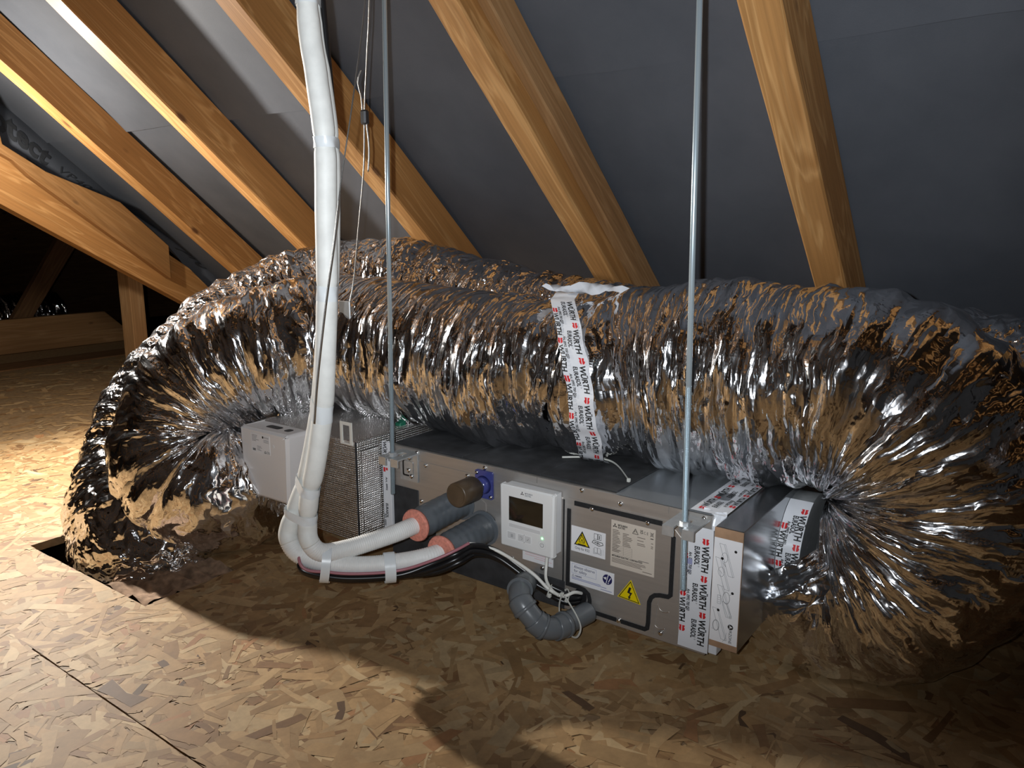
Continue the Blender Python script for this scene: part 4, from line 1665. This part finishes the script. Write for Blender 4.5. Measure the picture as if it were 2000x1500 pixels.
wr = []
for z, hgt, lab in ((1.085, .020, 'wrap of tape on the white pipes nearest to the roof'), (.883, .016, 'wrap of tape on the white pipes at the height of the wire rope grip'),
                      (.655, .024, 'wrap of tape on the white pipes where they pass in front of the rear duct'), (.455, .030, 'wrap of tape on the white pipes just above the control box top'),
                      (.310, .018, 'wrap of tape on the white pipes beside the middle of the control box'), (.252, .016, 'wrap of tape on the white pipes just above their bend')):
    ka, kb = nearest(fullU, z), nearest(fullL, z)
    a, b = Vector(fullU[ka]), Vector(fullL[kb])
    c = (a + b) / 2
    dirn = (Vector(fullU[min(ka + 3, len(fullU) - 1)]) - Vector(fullU[max(ka - 3, 0)])).normalized()
    half = (b - a) / 2
    half = half - dirn * half.dot(dirn)
    e1 = half.normalized()
    e2 = dirn.cross(e1)
    r_ = .0170 * .93
    hl = half.length
    mb = MB()
    vs = []
    nseg, nr = 36, 5
    rr = random.Random(int(z * 1000))
    for i in range(nr):
        cc = c + dirn * (i / (nr - 1) - .5) * hgt
        for k in range(nseg):
            q = 2 * PI * k / nseg
            ca, sa = math.cos(q), math.sin(q)
            ext = hl * (1 if ca > 0 else -1) * min(1, abs(ca) * 4)
            wob = .0006 * math.sin(5 * q + i)
            vs.append(cc + e1 * (ext + ca * (r_ + .0012 + wob)) + e2 * sa * (r_ + .0014 + wob))
    fs = [(i * nseg + k, i * nseg + (k + 1) % nseg, (i + 1) * nseg + (k + 1) % nseg, (i + 1) * nseg + k) for i in range(nr - 1) for k in range(nseg)]
    mb.add(vs, fs, True)
    o = mb.build('wrap_tape', 'wrap')
    tag(o, lab, 'tape', 'wraps on the pipe bundle')
# a loose tag end on one wrap
# wraps on the cable run
run = [Vector(q) for q in tL[2:6]]
cab_keys = [tuple(q + Vector((-.006, -.007, -.0235))) for q in run] + [(1.000, .914, .138), (1.027, .880, .156), (1.062, .868, .163), (1.096, .836, .147), (1.120, .772, .106), (1.140, .717, .083), (1.166, .695, .079)]
up_keys = [(.868, 1.035, 1.45), (.872, .995, .883), (.872, 1.010, .662), (.872, 1.030, .50), (.872, 1.065, .36), (.872, 1.090, .25), (.868, 1.100, .185)]
lab = ['glossy black cable hanging lowest under the white pipes and entering the unit', 'glossy black cable beside another one, running above it into the unit', 'glossy black cable tucked under the other black cables']
for k, (dz, dy) in enumerate(((0., 0.), (.0090, .0020), (-.0085, -.0010))):
    ks = [(x + .004 * k, y + dy, z + dz) if i > 3 else ((x - .007 * k, y - .007 * k, z + .007 * k) if k < 2 else (x + .006, y + .006, z - .004)) for i, (x, y, z) in enumerate(cab_keys)]
    if k == 1:
        ks[-1] = (1.166, .701, .083)
        ks[-2] = (1.146, .721, .091)
    if k == 2:
        ks[-1] = (1.166, .697, .070)
        ks[-2] = (1.142, .716, .074)
    us = [(x + (.009 if k == 2 else 0), y + .002 - .013 * (k % 2), z) for x, y, z in up_keys]
    o = MB().tube(cpts(us + ks, 10), .0055, 14).build('power_cable', 'cable_black')
    tag(o, lab[k], 'cable', 'black cables')
pk = [(x + .002, y + .016, z) for x, y, z in up_keys[:-1]] + [tuple(q + Vector((-.0145, -.0155, -.0065))) for q in run] + [(.998, .905, .160), (1.027, .880, .174), (1.056, .872, .180)]
o = MB().tube(cpts(pk, 10), .0028, 12).build('signal_cable', 'cable_pink')
tag(o, 'thin pink cable between the white pipe and the black cables', 'cable')
o = MB().tube(cpts([(1.060, .880, .176), (1.080, .860, .170), (1.101, .828, .155), (1.109, .766, .130), (1.116, .734, .105), (1.124, .708, .095), (1.145, .697, .097), (1.166, .693, .088)], 10), .0032, 12).build('signal_cable', 'cable_white')
tag(o, 'thin white cable lying along the black cables into the unit', 'cable')
o = MB().tube(cpts([(1.146, .757, .156), (1.143, .757, .135), (1.132, .750, .114), (1.120, .730, .103), (1.117, .712, .098)], 10), .0030, 12).build('signal_cable', 'cable_white')
tag(o, 'short white cable dropping from the controller to the cable run', 'cable')


def wrap_run(c, axis, ra, rb, wid, label, up=(0, 0, 1), droop=0.):
    c, axis = Vector(c), Vector(axis).normalized()
    e2 = (Vector(up) - axis * Vector(up).dot(axis)).normalized()
    e1 = axis.cross(e2)
    vs, n, nr = [], 32, 4
    for i in range(nr):
        cc = c + axis * (i / (nr - 1) - .5) * wid
        for k in range(n):
            q = 2 * PI * k / n
            vs.append(cc + e1 * math.cos(q) * ra + e2 * math.sin(q) * rb)
    mb = MB().add(vs, [(i * n + k, i * n + (k + 1) % n, (i + 1) * n + (k + 1) % n, (i + 1) * n + k) for i in range(nr - 1) for k in range(n)], True)
    if droop:
        b = c - e2 * rb
        s_ = e1 * (-ra * .6)
        mb.add([b + s_ - axis * wid / 2 + Vector((0, 0, .012)), b + s_ + axis * wid / 2 + Vector((0, 0, .012)), b + s_ * 1.1 + axis * wid * .6 - Vector((0, 0, droop)), b + s_ * 1.1 - axis * .1 * wid - Vector((0, 0, droop * .8))], [(0, 1, 2, 3)])
    o_ = mb.build('wrap_tape', 'wrap')
    return tag(o_, label, 'tape')


wrap_run((.866, 1.050, .160), (.5, -.45, -.1), .0275, .034, .016, 'glossy white wrap with a loose end at the bend of the pipes and cables', droop=.010)
wrap_run((.955, .979, .140), (.55, -.46, .0), .0265, .0285, .020, 'glossy white wrap binding one white pipe to the black cables')

# ------------------------------------------------------------------ cable ties


def tie(pts, label, head=None, wdt=.0022):
    t = thing('cable_tie', pts[-1], label, 'cable tie')
    MB().tube(cpts(pts, 8), wdt, 6, prof=lambda q: (math.cos(q) * 1.0, math.sin(q) * .45)).build('strap', 'tie', t)
    h = Vector(head or pts[-1])
    MB().box(h - Vector((.003, .003, .0035)), h + Vector((.003, .003, .0035)), .0008).build('head', 'tie', t)
    return t


tie([(1.286, 0.816, 0.3000), (1.315, 0.777, 0.3000), (1.324, 0.735, 0.3000), (1.301, 0.697, 0.3000), (1.236, 0.639, 0.3000)], 'white cable tie lying loose on the unit top below the ducts')
tie([(1.113, .697, .103), (1.106, .668, .078), (1.106, .658, .056), (1.108, .667, .034), (1.114, .685, .0300), (1.120, .708, .045), (1.122, .714, .075), (1.117, .705, .102)], 'long cable tie looped round the drain trap and the cables')


def ring_tie(c, axis, r_, label):
    c, axis = Vector(c), Vector(axis).normalized()
    e1 = axis.orthogonal().normalized()
    e2 = axis.cross(e1)
    tie([c + (e1 * math.cos(2 * PI * k / 10) + e2 * math.sin(2 * PI * k / 10)) * r_ for k in range(11)], label, head=c + Vector((-.008, -.006, -.004)) * (r_ / .009))


ring_tie((1.120, .735, .100), (.02, -.05, -.02), .0105, 'small cable tie holding the white cables to the black ones')
ring_tie((1.140, .710, .090), (.03, -.02, -.01), .0105, 'small cable tie next to the cable opening of the unit')

# ------------------------------------------------------------------ wire ropes
w1 = thing('wire_rope', (.794, .974, .448), 'thin steel wire rope slanting across in front of the white pipe bundle', 'wire rope')
MB().tube(cpts([(.990, .984, 1.40), (.950, .986, 1.112), (.872, .937, .955), (.832, .926, .834), (.802, .916, .737), (.797, .937, .637), (.794, .960, .524), (.794, .974, .448)], 8), .0011, 8).build('rope', 'wire', w1)
w2 = thing('wire_rope', (1.29, 1.418, .529), 'thin steel wire rope with a small grip hanging behind the white pipe bundle', 'wire rope')
MB().tube(cpts([(.95, .95, 1.40), (1.050, 1.079, 1.147), (1.100, 1.141, 1.078), (1.150, 1.206, .984), (1.180, 1.246, .876), (1.205, 1.297, .747), (1.215, 1.328, .640), (1.205, 1.335, .585)], 8), .0015, 8).build('rope', 'wire', w2)
MB().tube(cpts([(1.149, 1.211, .974), (1.150, 1.214, 1.009), (1.150, 1.222, 1.040), (1.150, 1.211, 1.060)], 6), .0016, 8).build('rope_tail', 'wire', w2)
MB().tube(cpts([(1.150, 1.202, .962), (1.150, 1.197, .910), (1.150, 1.202, .865)], 6), .0016, 8).build('rope_tail', 'wire', w2)
MB().box((1.143, 1.199, .956), (1.157, 1.214, .984), .003).build('grip', 'grip', w2)
MB().box((1.196, 1.325, .545), (1.2, 1.360, .592), .001).build('hook_plate', 'zinc', w2)
o = MB().box((1.24, 1.222, .297), (1.26, 1.240, .318), .002).build('terminal_clip', 'green')
tag(o, 'small green plastic clip on the unit beside the left rod', 'clip')
